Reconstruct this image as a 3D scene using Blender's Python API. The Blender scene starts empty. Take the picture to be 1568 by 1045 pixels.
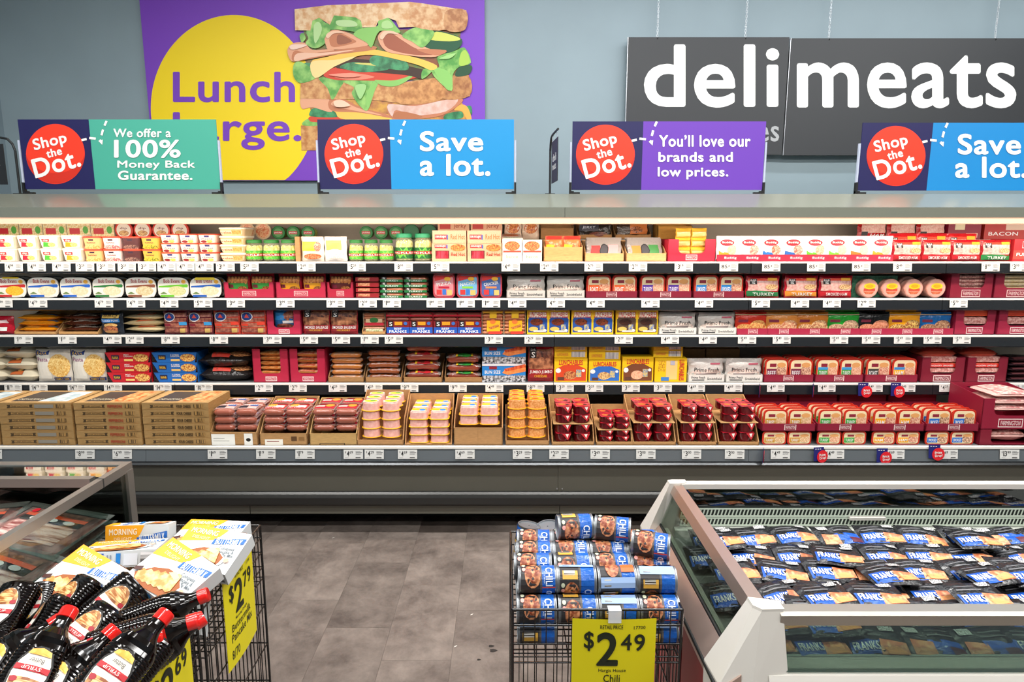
import bpy, math, random
from math import sin, cos, pi, radians, atan, tan, sqrt
from mathutils import Vector, Matrix, Euler
random.seed(7)
C = bpy.context.scene.collection
# ---------------------------------------------------------------- camera
F, TH, H, CX, CY = 980.0, math.atan(160 / 980.0), 1.75, 772.0, 522.5
cam_d = bpy.data.cameras.new('camera'); cam = bpy.data.objects.new('camera', cam_d); C.objects.link(cam)
cam_d.sensor_fit = 'HORIZONTAL'; cam_d.sensor_width = 36; cam_d.lens = 36 * F / 1568
cam_d.shift_x = 12 / 1568
cam.location = (0, 0, H); cam.rotation_euler = (pi / 2 - TH, 0, 0)
bpy.context.scene.camera = cam
vs = bpy.context.scene.view_settings
vs.view_transform = 'Standard'; vs.look = 'None'; vs.gamma = 1; vs.use_curve_mapping = False
vs.exposure = 0.0
wd = bpy.data.worlds.new('world'); bpy.context.scene.world = wd; wd.use_nodes = True
wd.node_tree.nodes['Background'].inputs[0].default_value = (0.95, 0.97, 1.0, 1)
wd.node_tree.nodes['Background'].inputs[1].default_value = 0.13


def area(name, loc, sx, sy, power, col=(1, 1, 1), rot=(0, 0, 0)):
    d = bpy.data.lights.new(name, 'AREA'); d.shape = 'RECTANGLE'; d.size = sx; d.size_y = sy; d.energy = power; d.color = col
    o = bpy.data.objects.new(name, d); C.objects.link(o); o.location = loc; o.rotation_euler = rot
    return o


# ceiling lamps of the shop (rows of tubes) and the tubes under the canopy of the case
for yy, pw in ((-1.2, 40), (0.6, 62), (2.5, 78)):
    for xx in (-1.9, 0.9, 3.7):
        area('ceiling_tube', (xx, yy, 3.88), 2.3, 0.16, pw, (1, 0.98, 0.95))
area('wall_wash_tube', (1.9, 4.0, 3.88), 6.0, 0.12, 62, (0.95, 0.98, 1.0))
for xx in (-2.6, -0.85, 0.9, 2.65, 4.4):
    area('canopy_tube', (xx, 3.80, 1.815), 1.70, 0.05, 8.2, (1, 0.90, 0.80), (radians(30), 0, 0))


# ---------------------------------------------------------------- pixel helpers (measuring the photo)
def atY(px, py, Y):
    a = (px - CX) / F; b = (py - CY) / F
    t = Y / (cos(TH) - b * sin(TH))
    return (a * t, Y, H + t * (-sin(TH) - b * cos(TH)))


def atZ(px, py, z):
    a = (px - CX) / F; b = (py - CY) / F
    t = (z - H) / (-sin(TH) - b * cos(TH))
    return (a * t, t * (cos(TH) - b * sin(TH)), z)


# ---------------------------------------------------------------- materials
MATS = {}


def lin(h):
    h = h.lstrip('#')
    r = []
    for i in (0, 2, 4):
        c = int(h[i:i + 2], 16) / 255
        r.append(c / 12.92 if c < 0.04045 else ((c + 0.055) / 1.055) ** 2.4)
    return (*r, 1)


def mat(key):
    """'hex' satin, 'g:hex' gloss film, 'f:hex:hex:scale' mottled food print, 'c:hex' card, 'm:hex:rough' metal,
    'x:hex:alpha' clear film, 's:hex:hex:scale' streaks, 'p:hex' paint"""
    if key in MATS:
        return MATS[key]
    p = key.split(':')
    m = bpy.data.materials.new(key.replace(':', '_')); m.use_nodes = True
    nt = m.node_tree; b = nt.nodes['Principled BSDF']; I = b.inputs
    def N(t, **k):
        n = nt.nodes.new(t)
        for a, v in k.items():
            n.inputs[a].default_value = v
        return n
    def L(a, c): nt.links.new(a, c)
    tc = nt.nodes.new('ShaderNodeTexCoord')
    def noise(scale, det=3, stretch=None, coord='Object'):
        n = N('ShaderNodeTexNoise', Scale=scale, Detail=det)
        if stretch:
            mp = nt.nodes.new('ShaderNodeMapping'); mp.inputs['Scale'].default_value = stretch
            L(tc.outputs[coord], mp.inputs[0]); L(mp.outputs[0], n.inputs['Vector'])
        else:
            L(tc.outputs[coord], n.inputs['Vector'])
        return n
    def ramp(n, c1, c2, a=.4, z=.6):
        r = nt.nodes.new('ShaderNodeValToRGB'); e = r.color_ramp.elements
        e[0].position = a; e[1].position = z; e[0].color = c1; e[1].color = c2
        L(n.outputs[0], r.inputs[0]); return r
    def bump(n, s, d=.002):
        q = N('ShaderNodeBump', Strength=s, Distance=d); L(n.outputs[0], q.inputs['Height']); L(q.outputs[0], I['Normal'])
    k = p[0] if len(p) > 1 else ''
    if k == '':
        I['Base Color'].default_value = lin(p[0]); I['Roughness'].default_value = .5
    elif k == 'g':
        I['Base Color'].default_value = lin(p[1]); I['Roughness'].default_value = .22
        bump(noise(46, 2.5), .9, .006)
    elif k == 'h':
        I['Base Color'].default_value = lin(p[1]); I['Roughness'].default_value = .12; I['Coat Weight'].default_value = .5
    elif k == 'b':
        I['Base Color'].default_value = lin(p[1]); I['Roughness'].default_value = .11; I['Specular IOR Level'].default_value = .5
    elif k == 'q':
        I['Base Color'].default_value = lin(p[1]); I['Metallic'].default_value = .4; I['Roughness'].default_value = .27
    elif k == 'f':
        sc = float(p[3]) if len(p) > 3 else 120
        n = noise(sc, 3); r = ramp(n, lin(p[1]), lin(p[2]), .38, .62); L(r.outputs[0], I['Base Color']); I['Roughness'].default_value = .4
    elif k == 's':
        sc = float(p[3]) if len(p) > 3 else 60
        n = noise(sc, 3, (1, 1, .14) if len(p) < 5 else tuple(float(q) for q in p[4].split(',')))
        r = ramp(n, lin(p[1]), lin(p[2]), .4, .6); L(r.outputs[0], I['Base Color']); I['Roughness'].default_value = .35
    elif k == 'c':
        n = noise(30, 5, (1, 1, 6)); a = lin(p[1]); r = ramp(n, tuple(x * .82 for x in a[:3]) + (1,), a, .35, .65)
        L(r.outputs[0], I['Base Color']); I['Roughness'].default_value = .85
    elif k == 'm':
        I['Base Color'].default_value = lin(p[1]); I['Metallic'].default_value = .85; I['Roughness'].default_value = float(p[2])
        bump(noise(6, 3, (1, 1, 14)), .05, .002)
    elif k == 'p':
        n = noise(3, 6); a = lin(p[1]); r = ramp(n, tuple(x * .93 for x in a[:3]) + (1,), a, .3, .7)
        L(r.outputs[0], I['Base Color']); I['Roughness'].default_value = float(p[2]) if len(p) > 2 else .4
    elif k == 'x':
        al = float(p[2]); out = nt.nodes['Material Output']
        t = nt.nodes.new('ShaderNodeBsdfTransparent'); mx = N('ShaderNodeMixShader', Fac=al)
        I['Base Color'].default_value = lin(p[1]); I['Roughness'].default_value = .12
        bump(noise(30, 2), .5, .004)
        L(t.outputs[0], mx.inputs[1]); L(b.outputs[0], mx.inputs[2]); L(mx.outputs[0], out.inputs[0])
    elif k == 'glass':
        out = nt.nodes['Material Output']; t = nt.nodes.new('ShaderNodeBsdfTransparent'); t.inputs[0].default_value = lin(p[1])
        gl = N('ShaderNodeBsdfGlossy', Roughness=.03); fr = N('ShaderNodeFresnel', IOR=1.5)
        add = N('ShaderNodeMath'); add.operation = 'ADD'; add.inputs[1].default_value = float(p[2]); ml = N('ShaderNodeMath'); ml.operation = 'MULTIPLY'; ml.inputs[1].default_value = float(p[3]) if len(p) > 3 else .4; L(fr.outputs[0], ml.inputs[0]); L(ml.outputs[0], add.inputs[0])
        mx = nt.nodes.new('ShaderNodeMixShader'); L(add.outputs[0], mx.inputs[0]); L(t.outputs[0], mx.inputs[1]); L(gl.outputs[0], mx.inputs[2]); L(mx.outputs[0], out.inputs[0])
    elif k == 'e':
        I['Base Color'].default_value = lin(p[1]); I['Emission Color'].default_value = lin(p[1]); I['Emission Strength'].default_value = float(p[2])
    elif k == 'floor':
        oi = nt.nodes.new('ShaderNodeObjectInfo')
        v = nt.nodes.new('ShaderNodeVectorMath'); v.operation = 'ADD'
        mu = nt.nodes.new('ShaderNodeVectorMath'); mu.operation = 'SCALE'; mu.inputs[3].default_value = 9
        L(oi.outputs['Random'], mu.inputs[0]); L(mu.outputs[0], v.inputs[1]); L(tc.outputs['Object'], v.inputs[0])
        n = N('ShaderNodeTexNoise', Scale=5.5, Detail=12, Roughness=.72, Distortion=.25); L(v.outputs[0], n.inputs['Vector'])
        r = ramp(n, lin(p[1]), lin(p[2]), .33, .68)
        mr = N('ShaderNodeMapRange'); L(oi.outputs['Random'], mr.inputs[0]); mr.inputs[3].default_value = .86; mr.inputs[4].default_value = 1.08
        hs = N('ShaderNodeHueSaturation'); L(mr.outputs[0], hs.inputs['Value']); L(r.outputs[0], hs.inputs['Color']); L(hs.outputs[0], I['Base Color'])
        I['Roughness'].default_value = .38; bump(n, .12, .003)
    MATS[key] = m
    return m


# ---------------------------------------------------------------- mesh builder
TXT = {}


def text_geo(s, bold=.02):
    k = (s, bold)
    if k not in TXT:
        cu = bpy.data.curves.new('t', 'FONT'); cu.body = s; cu.resolution_u = 5 if bold >= .03 else 2; cu.offset = 0 if bold >= .03 else bold * .5; cu.space_character = 1.0 + bold * 1.6; cu.fill_mode = 'FRONT'
        cu.space_line = .8
        o = bpy.data.objects.new('t', cu); C.objects.link(o)
        me = bpy.data.meshes.new_from_object(o.evaluated_get(bpy.context.evaluated_depsgraph_get()))
        vs_ = [tuple(v.co) for v in me.vertices]; fs = [tuple(f.vertices) for f in me.polygons]
        if bold >= .03:                      # heavier weight: the outline struck several times side by side
            v0, f0 = vs_[:], fs[:]; n0 = len(v0)
            for i in range(8):
                a = 2 * pi * i / 8; o_ = n0 * (i + 1)
                vs_ += [(x + cos(a) * bold * .55, y + sin(a) * bold * .55, z) for x, y, z in v0]; fs += [tuple(q_ + o_ for q_ in f) for f in f0]
        x0 = min(v[0] for v in vs_); x1 = max(v[0] for v in vs_); y0 = min(v[1] for v in vs_); y1 = max(v[1] for v in vs_)
        nb = len(vs_) // (9 if bold >= .03 else 1)
        TXT[k] = ([((v[0] - x0) / (x1 - x0), (v[1] - y0) / (y1 - y0), (i // nb) * .00012) for i, v in enumerate(vs_)], fs)
        bpy.data.objects.remove(o); bpy.data.meshes.remove(me); bpy.data.curves.remove(cu)
    return TXT[k]


class M:
    def __init__(s):
        s.v = []; s.f = []; s.m = []; s.sm = []; s.keys = []

    def mi(s, k):
        if k not in s.keys: s.keys.append(k)
        return s.keys.index(k)

    def add(s, vs_, fs, k, smooth=False):
        o = len(s.v); s.v += [tuple(v) for v in vs_]; i = s.mi(k)
        for f in fs:
            s.f.append(tuple(a + o for a in f)); s.m.append(i); s.sm.append(smooth)
        return s

    def box(s, x0, x1, y0, y1, z0, z1, k, kf=None, kt=None, ks=None):
        v = [(x, y, z) for z in (z0, z1) for y in (y0, y1) for x in (x0, x1)]
        s.add(v, [(0, 4, 6, 2), (1, 3, 7, 5)], ks or k); s.add(v, [(2, 6, 7, 3), (0, 2, 3, 1)], k)
        s.add(v, [(0, 1, 5, 4)], kf or k); s.add(v, [(4, 5, 7, 6)], kt or k)
        return s

    def prism(s, pts, x0, x1, k):
        """profile of (y, z) swept along x"""
        n = len(pts)
        v = [(x0, a, b) for a, b in pts] + [(x1, a, b) for a, b in pts]
        s.add(v, [(i, (i + 1) % n, n + (i + 1) % n, n + i) for i in range(n)] + [tuple(range(n)), tuple(range(2 * n - 1, n - 1, -1))], k)
        return s

    def poly(s, pts, t, k):
        """flat polygon (list of 3d points) extruded by vector t"""
        n = len(pts); v = [Vector(p) for p in pts]; w = [a + Vector(t) for a in v]
        s.add(v + w, [tuple(range(n)), tuple(range(2 * n - 1, n - 1, -1))] + [(i, (i + 1) % n, n + (i + 1) % n, n + i) for i in range(n)], k)
        return s

    def loft(s, rings, k, smooth=True, cap=(1, 1), ks=None):
        n = len(rings[0]); v = [p for r in rings for p in r]
        for j in range(len(rings) - 1):
            s.add(rings[j] + rings[j + 1], [(i, (i + 1) % n, n + (i + 1) % n, n + i) for i in range(n)], ks[j] if ks else k, smooth)
        if cap[0]: s.add(rings[0], [tuple(range(n))], ks[0] if ks else k)
        if cap[1]: s.add(rings[-1], [tuple(range(n))], ks[-1] if ks else k)
        return s

    def rod(s, a, b, r, k, n=5, cap=True):
        a, b = Vector(a), Vector(b); d = (b - a).normalized()
        u = d.orthogonal().normalized(); w = d.cross(u)
        R = [[tuple(p + (u * cos(2 * pi * i / n) + w * sin(2 * pi * i / n)) * r) for i in range(n)] for p in (a, b)]
        return s.loft(R, k, True, (cap, cap))

    def pill(s, a, b, r, k, n=8, sag=0.0):
        a, b = Vector(a), Vector(b); d = b - a; L_ = d.length; d.normalize(); u = d.orthogonal().normalized(); w = d.cross(u)
        R = []
        for t, q in ((0, .25), (.35, .75), (1.0, 1), (-3, 1), (-1.0, 1), (-.35, .75), (0, .25)):
            pass
        st = [(0, .3), (.4 * r, .78), (1.1 * r, 1), (L_ * .5, 1.0), (L_ - 1.1 * r, 1), (L_ - .4 * r, .78), (L_, .3)]
        for dist, q in st:
            c = a + d * dist; c.z += sag * (1 - (2 * dist / L_ - 1) ** 2)
            R.append([tuple(c + (u * cos(2 * pi * i / n) + w * sin(2 * pi * i / n)) * r * q) for i in range(n)])
        return s.loft(R, k)

    # -------- printing
    def pr(s, S, specs, off=.0008, step=.0005, n=1, asp=1.0):
        """S(u, v, off) -> 3d.  n = subdivisions for curved faces"""
        for i, q in enumerate(specs):
            o = off + step * i; t = q[0]
            if t == 'r':
                _, a, b, c, d, k = q
                nu = max(1, int(abs(c - a) * n + .5)); nv = max(1, int(abs(d - b) * n + .5))
                v = [S(a + (c - a) * x / nu, b + (d - b) * y / nv, o) for y in range(nv + 1) for x in range(nu + 1)]
                s.add(v, [(y * (nu + 1) + x, y * (nu + 1) + x + 1, (y + 1) * (nu + 1) + x + 1, (y + 1) * (nu + 1) + x) for y in range(nv) for x in range(nu)], k)
            elif t == 'e':
                _, cu, cv, ru, rv, k = q
                N_ = 14 if n > 1 else 22
                if max(abs(ru), abs(rv)) > 30: N_ = 72
                if n > 1:
                    v = [S(cu, cv, o)] + [S(cu + ru * w * cos(2 * pi * j / N_), cv + rv * w * sin(2 * pi * j / N_), o) for w in (.5, 1) for j in range(N_)]
                    s.add(v, [(0, 1 + j, 1 + (j + 1) % N_) for j in range(N_)] + [(1 + j, 1 + N_ + j, 1 + N_ + (j + 1) % N_, 1 + (j + 1) % N_) for j in range(N_)], k)
                else:
                    s.add([S(cu + ru * cos(2 * pi * j / N_), cv + rv * sin(2 * pi * j / N_), o) for j in range(N_)], [tuple(range(N_))], k)
            elif t == 'p':
                _, pts, k = q
                if n > 1:
                    cu = sum(p[0] for p in pts) / len(pts); cv = sum(p[1] for p in pts) / len(pts); P = []
                    for j in range(len(pts)):
                        a, b = pts[j], pts[(j + 1) % len(pts)]; P += [a, ((a[0] + b[0]) / 2, (a[1] + b[1]) / 2)]
                    N_ = len(P)
                    v = [S(cu, cv, o)] + [S(cu + (p[0] - cu) * w, cv + (p[1] - cv) * w, o) for w in (.5, 1) for p in P]
                    s.add(v, [(0, 1 + j, 1 + (j + 1) % N_) for j in range(N_)] + [(1 + j, 1 + N_ + j, 1 + N_ + (j + 1) % N_, 1 + (j + 1) % N_) for j in range(N_)], k)
                else:
                    s.add([S(p[0], p[1], o) for p in pts], [tuple(range(len(pts)))], k)
            elif t in ('t', 'tv'):
                txt, a, b, c, d, k = q[1:7]; rot = q[7] if len(q) > 7 else 0; bold = q[8] if len(q) > 8 else .02
                g, fs = text_geo(txt, bold)
                v = []
                cu, cv = (a + c) / 2, (b + d) / 2
                for x, y, la in g:
                    if t == 'tv': x, y = y, 1 - x      # reads downwards
                    uu = (x - .5) * (c - a); vv = (y - .5) * (d - b)
                    if rot:
                        r_ = radians(rot) * (1 if d > b else -1)
                        uu, vv = uu * cos(r_) - vv * sin(r_), uu * sin(r_) + vv * cos(r_)
                    v.append(S(cu + uu, cv + vv, o + la))
                s.add(v, fs, k)
        return s

    def mesh(s, name):
        me = bpy.data.meshes.new(name); me.from_pydata(s.v, [], s.f)
        for k in s.keys: me.materials.append(mat(k))
        me.polygons.foreach_set('material_index', s.m); me.polygons.foreach_set('use_smooth', s.sm)
        me.update(); return me


LABELS = {}


def tag(o, label, cat, group=None):
    n = LABELS.get(label, 0); LABELS[label] = n + 1
    if label in LABELS and n: print('DUPLICATE LABEL', label)
    nw = len(label.split())
    if nw > 16 or nw < 4: print('LABEL LENGTH', nw, label)
    o['label'] = label; o['category'] = cat
    if group: o['group'] = group
    return o


def link(name, data, parent=None, loc=None, rot=None):
    o = bpy.data.objects.new(name, data); C.objects.link(o)
    if parent: o.parent = parent
    if loc is not None: o.location = loc
    if rot is not None: o.rotation_euler = rot
    return o


def struct(name, m, parent=None):
    o = link(name, m.mesh(name), parent)
    if not parent: o['kind'] = 'structure'
    return o


class Proto:
    """parts: [(part name, M, label or None, [sub-parts (name, M)])]"""
    def __init__(s, *parts):
        s.parts = []
        for p in parts:
            s.parts.append((p[0], p[1].mesh(p[0]), p[2] if len(p) > 2 else None, [(q[0], q[1].mesh(q[0])) for q in (p[3] if len(p) > 3 else [])]))


def put(pr, name, label, cat, group=None, loc=(0, 0, 0), rot=(0, 0, 0)):
    if len(pr.parts) == 1 and not pr.parts[0][3]:
        o = link(name, pr.parts[0][1], None, loc, rot)
    else:
        o = link(name, None, None, loc, rot); o.empty_display_size = .05
        for nm, me, lb, sub in pr.parts:
            c = link(nm, me, o)
            if lb: c['label'] = lb
            if nm in ('sausage_layer', 'pickles'): c['kind'] = 'stuff'
            for sn, sm in sub: link(sn, sm, c)
    return tag(o, label, cat, group)


# ---------------------------------------------------------------- the room
YW = 4.95
zc = 3.95
struct('wall_back', M().box(-3.72, 7.0, YW, YW + .1, 0, zc, 'p:8c9ea6:.5'))
struct('wall_left', M().box(-3.82, -3.72, -3.5, YW + .1, 0, zc, 'p:7b8c95:.55'))
struct('wall_right', M().box(7.0, 7.1, -3.5, YW + .1, 0, zc, 'p:8f9ba3:.6'))
struct('wall_front', M().box(-3.82, 7.1, -3.6, -3.5, 0, zc, 'p:8f9ba3:.6'))
struct('ceiling', M().box(-3.82, 7.1, -3.6, YW + .1, zc, zc + .1, 'p:dddddd:.9'))
fl = struct('floor', M().box(-3.82, 7.1, -3.6, YW + .1, -.06, -.004, 'floor:463e39:6b6059'))
# vinyl planks laid in running bond, the visible ones each a piece
TW, TL = .292, .585
plank = M().box(-TW / 2 + .0004, TW / 2 - .0004, -TL / 2 + .0004, TL / 2 - .0004, -.005, 0, 'floor:544b46:857a72').mesh('plank')
for c in range(-7, 10):
    for r in range(-1, 8):
        x = .07 + c * TW + TW / 2; y = 1.10 + (.36 * c) % TL + r * TL
        if y < 3.85: link('floor_plank', plank, fl, (x, y, 0))
M_ = M()
for p in range(14):
    M_.box(-3.71 + .001 * p, -3.70, 4.9, 4.93, 0, .01, 'p:555555')

# ---------------------------------------------------------------- the wall signs
YS = YW - .03


def S_px(Y):
    def S(u, v, o=0):
        x, y, z = atY(u, v, Y); return (x, y - o, z)
    return S


PU, YE, NV, RD, WH, OR_, BK = '7b3fbf', 'fddc10', '171550', 'f2381c', 'f2f2ee', 'f59a1c', '141414'
# Lunch poster
S = S_px(YS)
pl = atY(229, 183, YS)[0]; prr = atY(742.5, 140, YS)[0]; pb = atY(500, 276.5, YS)[2]
mp = M().box(pl, prr, YS, YS + .022, pb, 3.75, PU)
cir = [(358 + 127 * cos(2 * pi * j / 90), min(276, 165 + 142 * sin(2 * pi * j / 90))) for j in range(90)]
m2 = M().pr(S, [('p', cir, YE)], .001)
m2.pr(S, [('t', 'Lunch', 265, 157, 452, 110, PU, 0, .035), ('t', 'Large.', 265, 230, 462, 172, PU, 0, .035)], .002)
Z = 1 / 4.859
def q(pts): return [(430 + a * Z, b * Z) for a, b in pts]
BR, CR, GR, LG, DG, HM, HD, CH, TM = 'f:d9a06a:f0cfa4:26', 'f:b8743c:dca668:22', 'f:4f9a3c:9ccf6c:14', '8cc766', 'f:14663a:3f9a62:20', 'e8a884', 'c77c56', 'f9c656', 'd8452c'
sand = [
 ('p', q([(150, 935), (275, 935), (275, 1120), (155, 1120)]), CR),
 ('p', q([(165, 910), (215, 880), (275, 890), (275, 935), (170, 935)]), GR), ('p', q([(215, 900), (235, 865), (480, 870), (480, 900), (275, 910)]), TM),
 ('p', q([(220, 830), (260, 805), (400, 830), (420, 872), (230, 868)]), DG), ('p', q([(1370, 800), (1415, 790), (1422, 850), (1390, 850)]), DG),
 ('p', q([(1230, 850), (1340, 830), (1350, 880), (1220, 890)]), DG),
 ('p', q([(390, 800), (620, 820), (820, 860), (860, 890), (480, 890), (410, 840)]), CH),
 ('p', q([(1290, 820), (1340, 780), (1390, 800), (1420, 890), (1385, 890), (1350, 830)]), 'f3ab4a'),
 ('p', q([(148, 735), (200, 728), (360, 740), (380, 835), (240, 800), (160, 810)]), HM), ('p', q([(355, 790), (370, 740), (450, 728), (600, 800), (780, 850), (820, 880), (600, 840), (400, 830)]), HD),
 ('p', q([(375, 780), (440, 740), (560, 800), (760, 860), (500, 815)]), HM),
 ('p', q([(795, 780), (900, 790), (1100, 760), (1330, 735), (1340, 770), (1200, 860), (1000, 888), (830, 888)]), HD),
 ('p', q([(800, 778), (1000, 790), (1200, 750), (1320, 740), (1230, 830), (1000, 860), (860, 820), (830, 870)]), 'f:e6c4b8:d8a896:18'),
 ('p', q([(840, 850), (900, 830), (1050, 865), (1000, 885), (850, 885)]), 'b87048'),
 ('p', q([(150, 600), (280, 580), (860, 620), (1200, 575), (1400, 560), (1408, 718), (1200, 735), (1000, 780), (860, 765), (640, 740), (360, 740), (145, 735)]), CR),
 ('p', q([(1215, 590), (1395, 565), (1405, 715), (1205, 735)]), 'f:9a5c30:c48a50:22'), ('p', q([(860, 640), (1190, 600), (1205, 735), (1010, 778), (865, 762)]), 'f:b07038:d89a5c:24'),
 ('p', q([(285, 580), (460, 600), (440, 660), (385, 745), (350, 660)]), GR), ('p', q([(460, 600), (740, 590), (690, 660), (650, 820), (590, 790), (530, 700), (545, 650)]), GR),
 ('p', q([(700, 600), (740, 590), (700, 680), (650, 820), (640, 700)]), LG),
 ('p', q([(1330, 500), (1420, 490), (1400, 555), (1300, 570)]), '0f4a2a'),
 ('p', q([(180, 470), (240, 480), (250, 530), (200, 510)]), DG),
 ('p', q([(100, 480), (150, 462), (240, 520), (260, 585), (150, 620), (98, 570)]), GR),
 ('p', q([(320, 560), (440, 500), (950, 525), (1060, 560), (900, 600), (520, 600), (400, 595)]), TM), ('p', q([(400, 575), (520, 545), (700, 575), (540, 598)]), 'f08a70'),
 ('p', q([(850, 600), (950, 570), (985, 540), (980, 575), (870, 640), (760, 640), (700, 600), (760, 600)]), LG),
 ('p', q([(420, 510), (560, 440), (1060, 520), (1050, 590), (920, 560)]), '3c2214'),
 ('p', q([(440, 500), (540, 465), (720, 490), (800, 520), (620, 540), (510, 525)]), DG), ('p', q([(560, 470), (700, 475), (740, 495), (580, 480)]), 'd8d070'),
 ('p', q([(665, 440), (720, 415), (900, 430), (950, 520), (800, 515), (680, 480)]), DG),
 ('p', q([(1170, 420), (1300, 380), (1370, 360), (1415, 470), (1330, 500), (1280, 560), (1270, 680), (1140, 570), (1135, 510), (1180, 500)]), GR), ('p', q([(1340, 400), (1380, 380), (1405, 470), (1330, 490)]), 'a8cc50'),
 ('p', q([(1060, 520), (1140, 510), (1100, 560), (1050, 590)]), GR), ('p', q([(1140, 510), (1240, 530), (1275, 600), (1255, 678), (1190, 610)]), LG),
 ('p', q([(230, 465), (330, 430), (640, 368), (740, 380), (1000, 430), (1160, 490), (1120, 525), (1000, 480), (720, 415), (560, 425), (400, 500), (260, 585)]), CH),
 ('p', q([(230, 465), (400, 450), (560, 425), (400, 500), (260, 585)]), 'fbdc94'),
 ('p', q([(1060, 330), (1130, 230), (1330, 280), (1335, 350), (1230, 400), (1060, 370)]), '0f5230'), ('p', q([(1120, 300), (1160, 240), (1330, 285), (1290, 310)]), 'd4d860'),
 ('p', q([(55, 370), (100, 325), (180, 322), (240, 375), (380, 370), (400, 400), (230, 430), (110, 462), (70, 440)]), HM),
 ('p', q([(110, 380), (240, 400), (640, 345), (700, 372), (400, 412), (180, 450), (90, 455)]), HD), ('p', q([(130, 400), (300, 398), (560, 375), (230, 432), (110, 460)]), 'f3c2a6'),
 ('p', q([(330, 290), (360, 240), (430, 228), (560, 270), (650, 320), (640, 345), (380, 375), (340, 340)]), HM), ('p', q([(380, 270), (430, 245), (520, 285), (560, 320), (400, 355), (365, 310)]), HD),
 ('p', q([(430, 262), (500, 285), (530, 315), (430, 335)]), '9c5a40'),
 ('p', q([(725, 290), (760, 235), (830, 228), (960, 300), (1100, 365), (1200, 400), (1120, 430), (900, 410), (780, 380)]), HM),
 ('p', q([(765, 275), (820, 250), (900, 300), (1020, 370), (1180, 405), (1000, 412), (800, 365)]), 'a85c40'),
 ('p', q([(1020, 370), (1230, 378), (1180, 415), (1080, 400)]), HD),
 ('p', q([(145, 270), (170, 250), (190, 290), (160, 320)]), GR),
 ('p', q([(195, 240), (240, 160), (290, 138), (330, 170), (370, 190), (370, 240), (330, 290), (330, 330), (260, 365), (190, 330), (210, 290)]), GR),
 ('p', q([(370, 220), (400, 120), (560, 135), (610, 190), (600, 250), (540, 240), (430, 225)]), GR), ('p', q([(560, 240), (610, 215), (720, 200), (730, 150), (800, 138), (860, 200), (885, 250), (740, 235), (680, 355), (640, 320), (550, 270)]), LG),
 ('p', q([(905, 270), (1000, 210), (1120, 225), (1138, 270), (1060, 358), (980, 315)]), GR),
 ('p', q([(108, 75), (350, 45), (960, 20), (1050, 30), (1382, 82), (1372, 225), (1340, 238), (1000, 205), (880, 210), (860, 160), (800, 138), (730, 160), (710, 205), (610, 210), (600, 160), (560, 135), (400, 120), (370, 190), (290, 138), (240, 160), (225, 232), (112, 230)]), BR),
 ('p', q([(1000, 60), (1230, 85), (1225, 225), (1000, 205), (960, 110)]), 'f:c98a55:e9c090:26'), ('p', q([(1232, 88), (1380, 85), (1370, 228), (1228, 226)]), 'f:a86a3c:d49c68:26'),
]
def smooth(P, n=4):
    out = []; k = len(P)
    for i in range(k):
        a, b, c, d = P[i - 1], P[i], P[(i + 1) % k], P[(i + 2) % k]
        for j in range(n):
            t = j / n
            out.append(tuple(.5 * (2 * b[e] + (c[e] - a[e]) * t + (2 * a[e] - 5 * b[e] + 4 * c[e] - d[e]) * t * t + (3 * b[e] - a[e] - 3 * c[e] + d[e]) * t ** 3) * 1.0 for e in (0, 1)))
    return out
fill = [('p', q([(170, 220), (1340, 220), (1330, 350), (1390, 560), (1000, 600), (250, 600), (180, 440)]), 'f:8a4a28:5c7830:16'), ('p', q([(200, 720), (1330, 720), (1400, 890), (240, 890)]), 'f:a8603c:d8a040:16')]
sand = fill + [('p', smooth(t_[1]) if t_[2] not in (BR, CR) else t_[1], t_[2]) for t_ in sand]
sh_ = [('p', smooth(q(P)), c) for P, c in (([(250, 200), (290, 170), (310, 230), (260, 330)], 'b8dc98'), ([(420, 160), (540, 160), (570, 200), (440, 200)], 'bcdc9c'), ([(760, 170), (810, 160), (840, 210), (760, 215)], 'b4dc90'), ([(340, 275), (365, 245), (430, 236), (480, 250), (400, 255), (360, 290)], 'f6c8a8'), ([(740, 280), (770, 240), (830, 236), (880, 262), (800, 256), (760, 300)], 'f6c8a8'),
    ([(70, 350), (110, 335), (200, 340), (160, 360), (90, 375)], 'f8d4c0'), ([(360, 560), (520, 550), (600, 570), (480, 580)], 'f49880'), ([(560, 640), (640, 640), (600, 740), (570, 700)], 'a4d488'), ([(1180, 440), (1300, 400), (1260, 440)], 'a4d480'), ([(400, 760), (460, 750), (520, 790), (420, 800)], 'f6d0b4'))]
m3 = M().pr(S, sand + sh_, .003, .00025)
po = link('wall_poster', mp.mesh('wall_poster')); link('printed_circle', m2.mesh('printed_circle'), po); link('printed_sandwich', m3.mesh('printed_sandwich'), po)
tag(po, 'large purple wall poster with a yellow circle and a tall sandwich', 'poster')

# deli meats panels on chains
YD = YW - .07
S = S_px(YD)


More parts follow.
